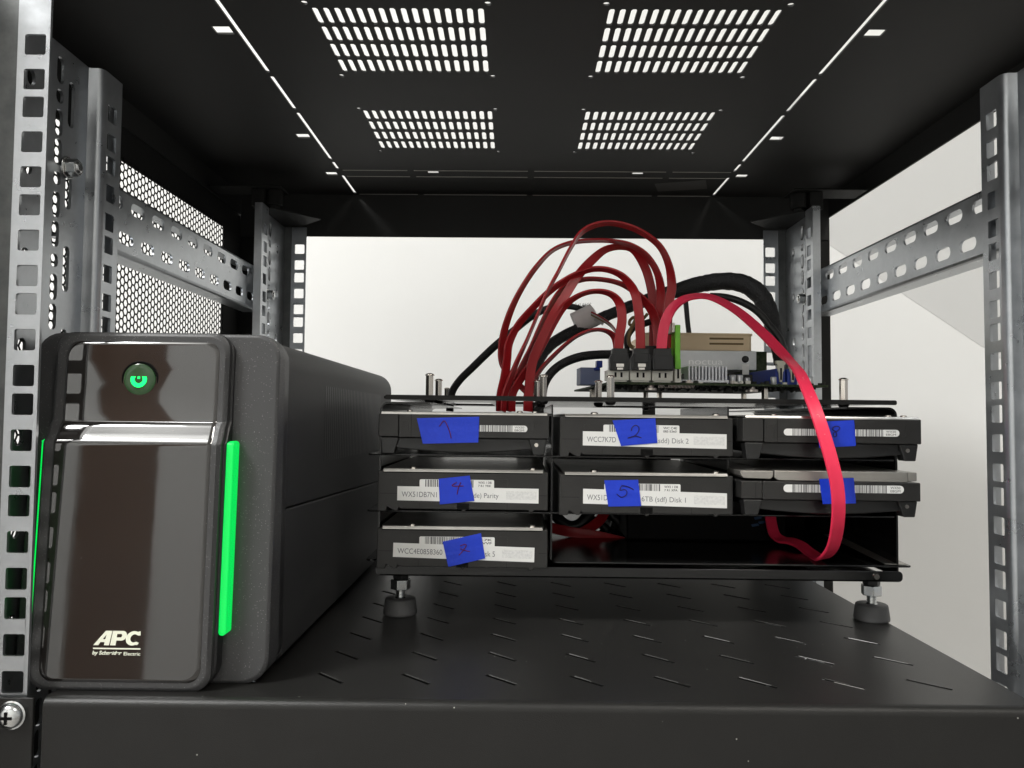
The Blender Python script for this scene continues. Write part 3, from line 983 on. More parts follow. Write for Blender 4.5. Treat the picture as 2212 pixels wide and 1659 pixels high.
def drive(x, y, zt, kind, label, pill=None, paper=None, code=None, tape=None, strokes=(), pen='pen', seed=0):
    """x left side, y front, zt top. positions on the face: u from the left, v down from the top"""
    org = (x + DW / 2, y, zt - DH)
    d = thing('hard_drive', label, 'hard drive', (org[0], org[1], org[2]), DTILT, 'hard drives in the black frame')
    # tilted about the frame's foot
    off = Matrix.Rotation(R(DTILT), 3, 'Y') @ (Vector(org) - Vector(FO)) + Vector(FO)
    d.location = off * K
    P = lambda u, v, w=0.0: (x + u, y - w, zt - v)
    zb = zt - DH
    if kind == 'flat':
        # flat faced casting with two notches along its lower edge
        out = [(0.4, 1.85), (DW - 0.4, 1.85), (DW - 0.4, 24.2), (93, 24.2), (92, 25.6), (90.6, 25.6), (89.6, 24.2), (53, 24.2), (52, 25.6),
               (50.6, 25.6), (49.6, 24.2), (14, 24.2), (13, 23.2), (12.2, 25.4), (10.4, 25.4), (6, 23.0), (5.4, 25.6), (0.4, 25.6)]
        b = B().prism([(x + u, zt - v) for u, v in out], XZ(y), 0, DL)
        b.build('casing', 'drive', d, smooth=30, bevel=0.45)
        # lid, its lip and the dark gap below it
        b = B().prism(rrect(x + 2.5, x + DW - 2.5, y + 2.2, y + DL - 1, 3, 4), XY(zt - 1.5), 0, 1.1)
        b.prism([(y + 0.0, zt - 2.3), (y + 0.0, zt - 1.7), (y + 0.8, zt - 0.6), (y + 1.5, zt - 0.42), (y + 2.19, zt - 0.42), (y + 2.19, zt - 1.45)], lambda a, c, w_: (w_, a, c), x + 3.5, x + DW - 3.5)
        b.build('lid', 'lid', d, bevel=0.12)
        g = B()
        g.box(x + 3.2, x + DW - 4, y - 0.05, y + 0.2, zt - 2.9, zt - 2.25)
        g.box(x + 1.5, x + 12, y - 0.04, y + 0.2, zt - 15.2, zt - 15.0)
        g.box(x + 95.8, x + 100.5, y - 0.04, y + 0.2, zt - 15.6, zt - 15.4)
        g.box(x + 25, x + 25.15, y - 0.04, y + 0.2, zt - 24.1, zt - 20.5)
        g.box(x + 77, x + 77.15, y - 0.04, y + 0.2, zt - 24.1, zt - 20.5)
        g.box(x + 47.4, x + 54.6, y - 0.05, y + 0.2, zt - 24.3, zt - 20.5)
        g.build('groove', 'groove', d, smooth=0)
        e = B()
        # raised outline of the label recess
        for (u0, v0, u1, v1) in ((25.2, 6.0, 77.5, 6.25), (77.3, 6.0, 77.5, 11.5), (25.0, 6.0, 25.2, 20), (14.6, 6.6, 18.0, 6.85), (14.4, 6.7, 14.65, 9.5)):
            e.box(x + u0, x + u1, y - 0.07, y + 0.2, zt - v1, zt - v0)
        e.build('recess_rim', 'drive', d, smooth=0, bevel=0.06)
        for u in (20.7, 92.0):
            b = B().lathe((x + u, y + 3.4, zt - 0.5), (0, 0, 1), [(0, 2.2), (0.9, 2.1), (1.3, 1.3), (1.3, 0.1)], 14)
            b.build('lid_screw', 'nickel', d, smooth=50)
    else:
        fp = 15.9 if kind == 'stepped' else 16.6
        t0 = 1.8 if kind == 'stepped' else 6.0
        b = B()
        b.box(x, x + 12.0, y + 0.5, y + 12, zt - fp + 0.4, zt - t0)
        b.box(x + 12.01, x + DW, y, y + 14, zt - fp, zt - t0)
        b.box(x + 0.3, x + DW - 0.3, y + 14.01, y + DL, zt - fp, zt - t0)
        b.build('casing', 'drive', d, smooth=30, bevel=0.55)
        # lower body, set back with a rounded belly
        b = B()
        pr2 = [(x + 4, zt - fp + 0.1), (x + 97.5, zt - fp + 0.1), (x + 97.0, zt - 21.8)] + \
              [(x + 97 - 84 * i / 12 - 4, zt - 22.2 - 2.6 * math.sin(math.pi * i / 12)) for i in range(13)] + [(x + 5, zt - 21.8)]
        b.prism(pr2, XZ(y + 3.2), 0, DL - 5)
        b.build('motor_side', 'drive_low', d, smooth=50, bevel=0.8)
        # screw bosses at both lower corners
        for u, sgn in ((1.2, 1), (89.2, -1)):
            b = B()
            q = [(x + u, zt - fp - 0.02), (x + u + 11, zt - fp - 0.02), (x + u + (9.5 if sgn < 0 else 8.2), zt - 25.6), (x + u + (3 if sgn < 0 else 1.0), zt - 25.6)]
            b.prism(q, XZ(y + 0.8), 0, 8)
            b.build('corner_boss', 'drive_low', d, bevel=0.6)
        b = B().cyl((x + 94, y + 0.85, zt - 19.6), (x + 94, y + 0.55, zt - 19.6), 1.2, n=14)
        b.build('boss_screw', 'nickel', d)
        if kind == 'stepped':
            b = B().prism(rrect(x + 1.2, x + DW - 0.8, y + 2.2, y + DL - 1, 2.5, 4), XY(zt - 1.38), 0, 1.0)
            b.prism([(y + 0.1, zt - 2.1), (y + 0.1, zt - 1.65), (y + 0.8, zt - 0.55), (y + 1.5, zt - 0.4), (y + 2.19, zt - 0.4), (y + 2.19, zt - 1.37)], lambda a, c, w_: (w_, a, c), x + 1.6, x + DW - 1.2)
            b.build('lid', 'lid', d, bevel=0.12)
            for u in (18.2, 84.0, 93.0):
                b = B().lathe((x + u, y + 3.0, zt - 0.4), (0, 0, 1), [(0, 1.8), (0.7, 1.7), (1.0, 1.0), (1.0, 0.1)], 14)
                b.build('lid_screw', 'nickel', d, smooth=50)
            e = B()
            for (u0, v0, u1, v1) in ((20.0, 11.9, 92.0, 12.15), (92.6, 5.2, 92.85, 11.2), (14.0, 5.6, 14.25, 13.5), (14.0, 5.6, 17.8, 5.85), (17.6, 5.6, 17.85, 13.5)):
                e.box(x + u0, x + u1, y - 0.2, y + 0.3, zt - v1, zt - v0)
            e.build('recess_rim', 'drive', d, smooth=0, bevel=0.06)
            g = B()
            for u in (11.9, 19.4):
                g.box(x + u, x + u + 0.25, y - 0.05, y + 0.4, zt - fp + 0.3, zt - 2)
            g.build('groove', 'groove', d, smooth=0)
        else:
            # deep matt lid folded down over the front
            b = B()
            b.prism([(x - 0.2, zt - 0.2), (x + 18.5, zt - 0.2), (x + 18.5, zt - 3.2), (x + 17, zt - 5.0), (x + 1.5, zt - 4.6), (x, zt - 3)], XZ(y + 1.2), 0, DL - 4)
            b.prism([(x + 19.0, zt), (x + 95, zt), (x + 95, zt - 5.2), (x + 94, zt - 6.0), (x + 21, zt - 5.6), (x + 19.0, zt - 4.2)], XZ(y + 0.9), 0, DL - 4)
            b.prism([(x + 95.3, zt - 0.2), (x + 100.2, zt - 0.2), (x + 100.2, zt - 5.0), (x + 95.3, zt - 5.6)], XZ(y + 1.2), 0, DL - 4)
            b.build('lid', 'lid_matt', d, smooth=30, bevel=0.5)
            g = B()
            for u in (8.0, 14.8):
                g.box(x + u, x + u + 0.25, y + 0.45, y + 0.9, zt - 15.6, zt - 7)
            g.build('groove', 'groove', d, smooth=0)
    lev = 0.08
    if pill:
        u0, u1, v0, v1 = pill
        b = B().prism(rrect(x + u0, x + u1, zt - v1, zt - v0, (v1 - v0) * 0.48, 5), XZ(y - lev), 0, lev)
        o = b.build('serial_label', 'paper', d)
        b = B()
        fn = lambda a, c: (a, y - lev - 0.03, c)
        barcode(b, fn, x + u0 + 5, x + u1 - 9, zt - v1, zt - v0, seed)
        b.build('barcode', 'ink', o, smooth=0)
        b = B()
        put_text(b, 'WX50', fn, x + u1 - 7.6, x + u1 - 2.0, zt - (v0 + v1) / 2 + 0.25, zt - v0 - 0.55)
        put_text(b, 'E8GM', fn, x + u1 - 7.6, x + u1 - 2.0, zt - v1 + 0.55, zt - (v0 + v1) / 2 - 0.25)
        b.build('print', 'ink', o, smooth=0)
        lev += 0.06
    if code:
        u0, u1, v0, v1, l1, l2 = code
        b = B().prism(rrect(x + u0, x + u1, zt - v1, zt - v0, 0.8, 3), XZ(y - lev), 0, lev)
        o = b.build('serial_label', 'paper', d)
        fn = lambda a, c, lv=lev: (a, y - lv - 0.03, c)
        b = B()
        barcode(b, fn, x + u0 + 3.4, x + u1 - 11.8, zt - v1, zt - v0 - 0.15, seed)
        b.build('barcode', 'ink', o, smooth=0)
        b = B()
        put_text(b, l1, fn, x + u1 - 9.4, x + u1 - 1.5, zt - v0 - 2.3, zt - v0 - 0.95, bold=0.012)
        put_text(b, l2, fn, x + u1 - 9.4, x + u1 - 1.7, zt - v0 - 4.2, zt - v0 - 2.9, bold=0.012)
        b.build('print', 'ink', o, smooth=0)
        lev += 0.06
    if paper:
        q, texts = paper
        b = B().prism([(x + u, zt - v) for u, v in q], XZ(y - lev), 0, lev)
        o = b.build('paper_label', 'paper', d)
        (ua, va), (ub, vb) = q[0], q[1]
        sl_ = (vb - va) / (ub - ua)
        hgt = q[3][1] - q[0][1]

        def fn(a, c, lv=lev):
            return (x + ua + a, y - lv - 0.03, zt - va - sl_ * a - hgt + c)
        b = B()
        for s, a0, a1 in texts:
            low = any(ch in s for ch in '()y')
            b = B()
            put_text(b, s, fn, a0, a1, hgt * 0.26 - (0.75 if low else 0), hgt * 0.26 + 3.1, bold=0.0)
            b.build('print', 'ink_grey', o, smooth=0)
        b = B()
        wd = ub - ua
        b.add([fn(wd * 0.77, hgt * 0.2), fn(wd * 0.985, hgt * 0.2), fn(wd * 0.985, hgt * 0.8), fn(wd * 0.77, hgt * 0.8)], [(0, 1, 2, 3)])
        b.build('smudge', 'paper_grey', o, smooth=0)
        lev += 0.06
    if tape:
        # slightly wavy strip of tape
        n = 10
        vs, fs = [], []
        a, b_, c_, d_ = [Vector((u, v)) for u, v in tape]
        rnd = random.Random(seed + 5)
        wv = [rnd.uniform(0, 0.22) for _ in range(n + 1)]
        for w0 in (0.0, 0.12):
            for j in range(n + 1):
                for i in range(n + 1):
                    s, t = i / n, j / n
                    q = a * (1 - s) * (1 - t) + b_ * s * (1 - t) + c_ * s * t + d_ * (1 - s) * t
                    rid = wv[j] + (0.5 * max(0, t - 0.75) if kind != 'flat' else 0.1 * t)
                    vs.append(P(q.x, q.y, lev + 0.03 + w0 + rid))
        m = n + 1
        for j in range(n):
            for i in range(n):
                k = j * m + i
                fs.append((k, k + 1, k + m + 1, k + m))
                k += m * m
                fs.append((k, k + m, k + m + 1, k + 1))
        for i in range(n):
            for k0, st in ((0, 1), (n * m, 1), (0, m), (n, m)):
                k = k0 + i * st
                fs.append((k, k + st, k + st + m * m, k + m * m))
        tp = B().add(vs, fs).build('blue_tape', 'tape', d, smooth=50)
        if strokes:
            b = B()
            for s in strokes:
                b.tube([P(u, v, lev + 0.33) for u, v in s], 0.31, n=6, steps=5)
            b.build('handwritten_number', pen, tp, smooth=60)
    return d


def uv(left, top, k, pts):
    return [((a - left) * k, (b - top) * k) for a, b in pts]


k1, k2, k3 = 0.0773, 0.0764, 0.0747
drive(-82.5, 457.5, 3.3, 'stepped', 'black hard drive with widest blue tape, marked 1, topmost on the left', seed=1,
      pill=(40, 88.6, 8.1, 12.1), tape=uv(135, 340, k1, [(430, 397), (910, 380), (905, 578), (480, 592)]),
      strokes=[uv(135, 340, k1, [(605, 458), (622, 432), (642, 415), (662, 445), (685, 500), (697, 548)])])
drive(-82.5, 457.5, -30.6, 'flat', 'black hard drive with blue tape 4 over its Parity label, left column middle', seed=2,
      code=(25.1, 69.2, 6.6, 13, 'WX5 1 DB', '7 R1 YRK'),
      paper=(uv(125, 780, k1, [(280, 920), (1362, 928), (1362, 1040), (280, 1028)]), [('WX51DB7N1', 2.6, 23.4), ('de) Parity', 45.2, 60)]),
      tape=uv(125, 780, k1, [(595, 860), (833, 833), (872, 1025), (607, 1055)]),
      strokes=[uv(125, 780, k1, [(735, 885), (700, 908), (720, 915), (787, 912)]), uv(125, 780, k1, [(765, 885), (748, 925), (738, 978)])])
drive(-82.5, 457.5, -64.4, 'flat', 'black hard drive at the bottom of the left column with crossed blue tape', seed=3,
      code=(25.5, 70, 6.4, 13, 'C7K', 'TVVF'),
      paper=(uv(120, 1210, k1, [(252, 1343), (1330, 1368), (1328, 1478), (250, 1450)]), [('WCC4E0858360', 2.5, 29), ('sk 5', 54.2, 60)]),
      tape=uv(120, 1210, k1, [(628, 1330), (920, 1262), (955, 1452), (675, 1520)]),
      strokes=[uv(120, 1210, k1, [(762, 1360), (800, 1348), (808, 1360), (785, 1395), (755, 1430)]), uv(120, 1210, k1, [(762, 1378), (790, 1392), (838, 1402)])])
drive(24.6, 450, 2.9, 'flat', 'black hard drive with blue tape 2 and Disk 2 label, centre column top', seed=4,
      code=(25.7, 70, 6.5, 13, 'WC C4E', '085 E360'),
      paper=(uv(112, 360, k2, [(292, 497), (1388, 508), (1388, 620), (292, 605)]), [('WCC7K7D', 2.4, 19.3), ('sdd) Disk 2', 44, 61.6)]),
      tape=uv(112, 360, k2, [(517, 412), (843, 392), (860, 580), (583, 607)]), pen='pen_dark',
      strokes=[uv(112, 360, k2, [(660, 490), (668, 462), (695, 447), (718, 465), (712, 500), (680, 530), (633, 545), (665, 535), (700, 530), (738, 543)])])
drive(24.6, 450, -30.8, 'flat', 'black hard drive with blue tape 5 and 6TB Disk 1 label, centre column', seed=5,
      code=(26.4, 70.7, 6.9, 13, 'WX5 1 DB', '7 R1 XPA'),
      paper=(uv(115, 785, k2, [(300, 918), (1393, 940), (1393, 1053), (300, 1030)]), [('WX51D', 2.3, 14.2), ('6TB (sdf) Disk 1', 34, 59.6)]),
      tape=uv(115, 785, k2, [(460, 852), (717, 845), (742, 1043), (492, 1050)]), pen='pen_dark',
      strokes=[uv(115, 785, k2, [(592, 890), (580, 925), (612, 920), (632, 935), (625, 962), (590, 978), (555, 955)]), uv(115, 785, k2, [(595, 890), (640, 898), (683, 920)])])
drive(129.0, 441, 3.2, 'stepped', 'black hard drive with blue tape 8 partly behind the pink cable, upper right', seed=6,
      pill=(23.2, 89, 7.8, 11.7), tape=uv(170, 370, k3, [(735, 420), (1015, 403), (1027, 600), (748, 618)]), pen='pen_dark',
      strokes=[uv(170, 370, k3, [(872, 490), (852, 478), (860, 458), (890, 452), (905, 465), (890, 485), (868, 495), (856, 512), (862, 530), (878, 528), (880, 505), (868, 492)])])
drive(128.2, 441, -28.6, 'lipped', 'hard drive with folded grey metal lid behind the pink cable, lower right', seed=7,
      pill=(23.7, 92, 7.7, 12.1), tape=uv(125, 790, k3, [(712, 848), (975, 837), (990, 1030), (738, 1038)]))

# ================================================================== dark box in the lower bay
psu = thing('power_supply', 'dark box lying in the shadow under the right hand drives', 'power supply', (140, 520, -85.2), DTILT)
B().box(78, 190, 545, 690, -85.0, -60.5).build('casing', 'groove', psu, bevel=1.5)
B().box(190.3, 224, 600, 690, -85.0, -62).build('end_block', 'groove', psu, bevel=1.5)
b = B()
for i, (a0, c0) in enumerate(((168, -70), (172, -68), (166, -75), (171, -73))):
    b.add([(a0, 544.9, c0), (a0 + 5, 544.9, c0 + 1), (a0 + 4, 544.9, c0 + 2.6), (a0 - 1, 544.9, c0 + 1.6)], [(0, 1, 2, 3)])
b.build('logo', 'logo_blue', psu, smooth=0)

# ================================================================== MOTHERBOARD
MO = (67.0, 560.0, 26.8)
board = thing('motherboard', 'green circuit board standing on spacers above the black drive frame', 'motherboard', MO, 0.2)
board.rotation_euler = (0, R(0.2), R(4.5))          # turned a little on the frame


def BL(x, y, z):                                   # board coordinates: from its front left corner
    return (MO[0] + x, MO[1] + y, MO[2] + z)


def bbox(mb, x0, x1, y0, y1, z0, z1):
    a, b_ = BL(x0, y0, z0), BL(x1, y1, z1)
    return mb.box(a[0], b_[0], a[1], b_[1], a[2], b_[2])


bbox(B(), 0, 165, 0, 165, -1.6, 0).build('circuit_board', 'pcb', board)
# sockets with plugs
for i in range(3):
    x0 = -1.0 + i * 16.3
    b = B()
    bbox(b, x0, x0 + 15.4, -1.5, 12, 1.2, 8.6)
    bbox(b, x0 + 1.2, x0 + 14.2, -0.7, 11, 0.05, 1.18)
    s = b.build('cable_socket', 'socket', board, bevel=0.3)
    b = B()
    for dx in (4.8, 9.2):
        bbox(b, x0 + dx, x0 + dx + 1.5, -1.6, -1.0, 3.4, 7.0)
    b.build('key_slot', 'groove', s)
b = B()
bbox(b, 48.2, 52.8, -3, 60, 0.05, 12.4)
s = b.build('card_slot', 'socket', board, bevel=0.4)
b = B()
bbox(b, 49.8, 51.2, -3.1, -2.6, 3, 11)
b.build('latch_slot', 'groove', s)
# small finned heatsink
hs = bbox(B(), 54.6, 93, 9, 40, 1.0, 3.0).build('heatsink', 'alu_light', board, bevel=0.3)
for i in range(12):
    x0 = 62.0 + i * 2.58
    bbox(B(), x0, x0 + 1.25, 9.4, 39.5, 3.01, 13.2).build('fin', 'alu_light', hs, bevel=0.25)
sp = B()
for i in range(4):
    c = BL(57.5, 12, 3.2 + i * 1.1)
    sp.cyl(c, (c[0], c[1], c[2] + 0.6), 2.0, n=14)
sp.build('spring_screw', 'plug', board)
# blue memory slots with cream latches
for x0 in (130.5, 139.8):
    b = B()
    bbox(b, x0, x0 + 7.9, 14, 120, 0.05, 12.6)
    s = b.build('memory_slot', 'blue', board, bevel=0.4)
    b = B()
    a = BL(x0 + 3.95, 12.6, 0)
    pf = [(-1.0, 2.4), (1.0, 2.4), (1.7, 10), (2.5, 11.0), (2.6, 15.2), (3.8, 16.2), (3.8, 18.6), (-3.8, 18.6), (-3.8, 16.2), (-2.6, 15.2), (-2.5, 11.0), (-1.7, 10)]
    b.prism([(a[0] + u, a[2] + v) for u, v in pf], XZ(a[1]), 0, 3)
    b.build('latch', 'cream', s, bevel=0.3)
    b = B()
    b.box(a[0] - 0.7, a[0] + 0.7, a[1] - 0.1, a[1] + 0.3, a[2] + 4, a[2] + 13)
    b.build('latch_slit', 'groove', s)
b = bbox(B(), -12, 4, 55, 75, 0.05, 14).build('video_port', 'blue_grey', board, bevel=0.5)
a = bbox(B(), 0.8, 5.6, 53.5, 60, 14.0, 19.5)
bbox(a, -1.4, 3.6, 53.5, 60, 11.5, 13.99)
a.build('blue_tab', 'blue', board, bevel=0.6)
# parts on the board: capacitors, chips, blocks
rnd = random.Random(11)
for i in range(7):
    x0, y0 = 98 + i * 4.6 + rnd.uniform(-1, 1), 6 + rnd.uniform(0, 20)
    h = rnd.uniform(1.2, 4.2)
    bbox(B(), x0, x0 + rnd.uniform(2.5, 4), y0, y0 + 4, 0.05, h).build('chip', 'pcb_edge', board, bevel=0.3)
for i in range(26):
    x0, y0 = rnd.uniform(54, 162), rnd.uniform(0.6, 7)
    wd_, h_ = rnd.uniform(1.2, 3.4), rnd.uniform(0.7, 2.4)
    if 54 < x0 < 96:
        y0 = rnd.uniform(0.6, 4)
    bbox(B(), x0, x0 + wd_, y0, y0 + rnd.uniform(1, 2.2), 0.05, h_).build('chip', rnd.choice(('pcb_edge', 'pcb_edge', 'socket', 'solder')), board)
for x0, y0, h_, r_ in ((98.5, 17, 7.5, 2.4), (104.5, 18, 7.5, 2.4), (110, 17, 5.5, 2.0), (127, 9, 6.0, 2.2), (150, 8, 6.5, 2.3), (156, 10, 6.5, 2.3), (20, 20, 8, 2.6), (40, 19, 8, 2.6)):
    c = BL(x0, y0, 0.05)
    cp = B().lathe(c, (0, 0, 1), [(0, r_), (0.6, r_ * 0.93), (1.0, r_), (h_ - 0.4, r_), (h_, r_ * 0.85), (h_, 0.1)], 16).build('capacitor', 'alu', board, smooth=50)
bbox(B(), 112, 121, 34, 60, 0.05, 9).build('power_header', 'plug', board, bevel=0.6)
bbox(B(), 122.5, 128, 60, 60.5, 8, 19).build('header_sticker', 'paper', board)
bbox(B(), 140, 156, 121, 150, 0.05, 26).build('dark_heatsink', 'pcb_edge', board, bevel=0.8)
bbox(B(), 139, 158, 96, 120, 0.05, 33).build('riser_card', 'pcb', board, bevel=0.3)
# what hangs below the board
b = B()
for i in range(330):
    x0, y0 = rnd.uniform(2, 160), rnd.uniform(0.5, 60)
    h = rnd.uniform(0.6, 2.6)
    bbox(b, x0, x0 + rnd.uniform(0.6, 2.6), y0, y0 + rnd.uniform(0.6, 3), -1.62 - h, -1.62)
tag(b.build('solder_side_parts', 'pcb_edge', board), kind='stuff')
b = B()
for i in range(26):
    c = BL(38 + i * 1.05, 3, -1.6)
    b.cyl(c, (c[0] - 0.6, c[1], c[2] - 2.2), 0.3, 0.15, n=6)
tag(b.build('solder_pins', 'solder', board), kind='stuff')
for x0, h, m_ in ((20, 5.0, 'pcb_edge'), (33, 4.0, 'solder'), (92, 5.2, 'pcb_edge'), (110, 4.2, 'solder')):
    b = B()
    c = BL(x0, 8, -1.65)
    b.cyl(c, (c[0], c[1], c[2] - h * 0.5), 2.4, n=14)
    b.cyl((c[0], c[1], c[2] - h * 0.5), (c[0], c[1], c[2] - h), 3.8 if m_ == 'pcb_edge' else 4.4, n=14)
    b.build('mounting_nut', m_, board, bevel=0.3)
for x0, y0 in ((6, 100), (124, 18), (158, 150), (80, 158)):
    c = BL(x0, y0, -1.65)
    b = B().cyl(c, (c[0], c[1], c[2] - 12.5), 2.7, n=6)
    b.build('spacer', 'nickel', board, bevel=0.2)

# upright lime card in its slot
lime = thing('expansion_card', 'lime green card standing upright in its white slot', 'expansion card', (115.5, 560, 39), 0.2)
c0 = at(1463.5, 790, 562)
b = B()
b.box(c0.x - 1.9, c0.x + 1.9, 560.5, 620, 39.4, 69.0)
b.build('card', 'lime', lime, bevel=0.6)
B().box(c0.x - 2.3, c0.x + 2.0, 559.6, 563, 36.5, 44.0).build('card_end', 'lime', lime, bevel=0.5)
B().box(c0.x - 4.3, c0.x - 2.2, 561, 600, 63.5, 70.5).build('connector', 'socket', lime, bevel=0.4)

# CPU cooler
CY = 650.0
cl = at(1394, 800, CY)
cr = at(1626, 800, CY)
cool = thing('cpu_cooler', 'low processor cooler with tan fan above an engraved aluminium heatsink', 'cpu cooler', ((cl.x + cr.x) / 2, CY, 27), 0.2)
zf0, zf1 = at(1520, 757, CY).z, at(1520, 719.5, CY).z
b = B()
out = rrect(cl.x, cr.x, CY, CY + 92, 5, 4)
cxm, cym = (cl.x + cr.x) / 2, CY + 46
b.plate(out, [circ(cxm, cym, 42, 40)], XY(zf0), 0, zf1 - zf0 - 1.6)
b.plate(rrect(cl.x - 0.3, cr.x + 0.8, CY - 0.6, CY + 92.6, 5, 4), [circ(cxm, cym, 42.2, 40)], XY(zf1 - 1.59), 0, 1.6)
fan = b.build('fan_frame', 'tan', cool, smooth=30, bevel=0.4)
for k in range(7):
    t = R(k * 360 / 7)
    b = B()
    vs = []
    for r_ in (14, 24, 33, 40):
        for s_ in (0, 1):
            tt = t + s_ * 0.62 + r_ * 0.006
            vs.append((cxm + r_ * math.cos(tt), cym + r_ * math.sin(tt), zf0 + 2 + s_ * 8))
    b.add(vs, [(0, 2, 3, 1), (2, 4, 5, 3), (4, 6, 7, 5)])
    b.build('blade', 'door', fan, smooth=60)
B().cyl((cxm, cym, zf0 + 1), (cxm, cym, zf1 - 0.3), 15.5, n=32).build('hub', 'door', fan, bevel=0.8)
b = B()
fl0, fl1 = at(1532, 745, CY).x, at(1606, 745, CY).x
for zz in (zf0 + 10.2, zf0 + 5.8):
    b.box(fl0, fl1, CY - 0.1, CY + 0.5, zz - 0.9, zz + 0.9)
b.build('frame_slot', 'wire_brown', fan, bevel=0.3)
hx0, hx1 = at(1473, 780, CY - 2).x, at(1633, 780, CY - 2).x
hz0, hz1 = at(1550, 799, CY).z, at(1550, 758, CY).z
b = B()
b.prism(rrect(hx0 - 55, hx1, hz0, hz1, 0.8, 2), XZ(CY - 3), 0, 1.2)
h = b.build('shroud_plate', 'alu', cool, bevel=0.3)
b = B()
fnl = lambda a, c: (a, CY - 3.08, c)
put_text(b, 'noctua', fnl, at(1486, 780, CY).x, at(1559, 780, CY).x, at(1520, 788, CY).z, at(1520, 777.5, CY).z, bold=0.0)
b.build('engraving', 'engrave', h, smooth=0)
sc_ = at(1607.5, 776.5, CY)
b = B().lathe((sc_.x, CY - 3.0, sc_.z), (0, -1, 0), [(0, 3.0), (0.8, 2.9), (1.4, 2.2), (1.6, 0.8), (1.6, 0.05)], 20)
b.build('screw', 'plug', cool, smooth=50)
b = B()
for i in range(34):
    xx = hx0 - 52 + i * 3.05
    b.box(xx, xx + 0.5, CY - 1.6, CY + 88, hz0 - 1, hz1 - 0.5)
b.build('fin_stack', 'alu', cool)
B().box(hx0 - 40, hx0 + 36, CY + 4, CY + 80, 27.4, hz0 - 1.05).build('base_block', 'alu', cool)

# ================================================================== CABLES
C1 = lambda x, y, d: at((1100 + x / 2.458) * 0.8641, (520 + y / 2.458) * 0.8641, d)     # position in a close view of the cables
CABLES = [
    ('tallest arching red flat cable, loop rising in front of the roof lip',
     [(1395, 860, 578, 20), (1398, 700, 576, 20), (1412, 560, 574, 20), (1424, 480, 572, 25), (1408, 360, 570, 55), (1360, 250, 568, 70), (1280, 175, 566, 74), (1170, 118, 564, 76), (1045, 92, 562, 78), (940, 110, 560, 74),
      (860, 160, 556, 74), (795, 260, 552, 78), (730, 385, 548, 80), (660, 515, 545, 80), (600, 655, 542, 82), (535, 810, 540, 80), (465, 965, 538, 70), (400, 1140, 536, 60), (385, 1250, 534, 60)]),
    ('second highest red flat cable, sweeping far left in a thin edge-on arc',
     [(1350, 860, 590, 20), (1352, 640, 588, 20), (1358, 520, 586, 30), (1335, 400, 584, 60), (1270, 295, 582, 70), (1180, 232, 580, 80), (1080, 206, 578, 84), (950, 200, 576, 84), (810, 213, 574, 82), (690, 262, 572, 80), (590, 365, 570, 72),
      (505, 490, 568, 68), (440, 620, 566, 60), (395, 755, 564, 50), (378, 870, 562, 48), (385, 960, 560, 55), (430, 1030, 558, 60), (500, 1100, 555, 60), (575, 1170, 552, 60)]),
    ('broad red flat cable twisting to show its flat side',
     [(1310, 860, 600, 10), (1312, 650, 598, 10), (1300, 510, 596, 15), (1262, 370, 594, 25), (1195, 262, 592, 50), (1120, 238, 588, 68), (1020, 255, 582, 55), (930, 325, 575, 22), (845, 420, 568, 4), (765, 545, 560, 0), (690, 670, 554, 0),
      (615, 830, 550, 8), (565, 960, 546, 15), (545, 1140, 542, 20), (540, 1250, 540, 20)]),
    ('red flat cable from the second plug, bending down left into a cross',
     [(1232, 880, 562, 0), (1230, 760, 562, 0), (1222, 650, 563, 5), (1198, 525, 565, 30), (1135, 432, 566, 60), (1050, 385, 567, 72), (950, 375, 567, 72), (850, 402, 566, 70), (760, 450, 562, 65), (665, 520, 556, 60), (560, 625, 550, 60), (480, 720, 546, 55),
      (425, 830, 543, 45), (412, 930, 541, 40), (398, 1040, 539, 30), (375, 1150, 538, 25), (372, 1250, 536, 25)]),
    ('red flat cable passing behind the second plug, low inner arch',
     [(1340, 880, 582, 10), (1335, 760, 582, 15), (1310, 650, 580, 30), (1250, 565, 578, 55), (1170, 497, 577, 70), (1100, 462, 576, 78), (1000, 440, 575, 80), (880, 440, 574, 78), (765, 487, 571, 72), (690, 580, 567, 68), (620, 720, 564, 68), (560, 860, 561, 66), (500, 980, 559, 62), (430, 1130, 557, 60), (420, 1250, 555, 60)]),
    ('red flat cable from the leftmost plug, short rounded arch',
     [(1097, 880, 562, 0), (1103, 790, 562, 0), (1118, 690, 563, 5), (1108, 600, 564, 30), (1065, 540, 565, 62), (1000, 514, 565, 74), (920, 516, 564, 76), (840, 546, 562, 70), (765, 605, 559, 55), (700, 700, 556, 40), (625, 840, 553, 30), (560, 960, 551, 40), (490, 1060, 549, 45), (445, 1150, 547, 45), (440, 1250, 546, 45)]),
    ('thin red flat cable lowest of the arches, touching the thick black bundle',
     [(1092, 880, 580, 30), (1082, 820, 580, 50), (1055, 775, 580, 70), (1000, 750, 579, 82), (930, 752, 577, 82), (850, 783, 574, 80), (780, 832, 570, 78), (700, 905, 566, 76), (625, 985, 562, 74), (565, 1080, 558, 70), (520, 1180, 555, 65)]),
]
for lab, path in CABLES:
    pts = [(C1(x, y, d), a) for x, y, d, a in path]
    o3 = pts[0][0]
    b = B().ribbon(pts, 6.9, 1.6, 8)
    o = b.build('data_cable', 'red', org=tuple(o3), smooth=50)
    tag(o, lab, 'cable', 'red flat data cables')
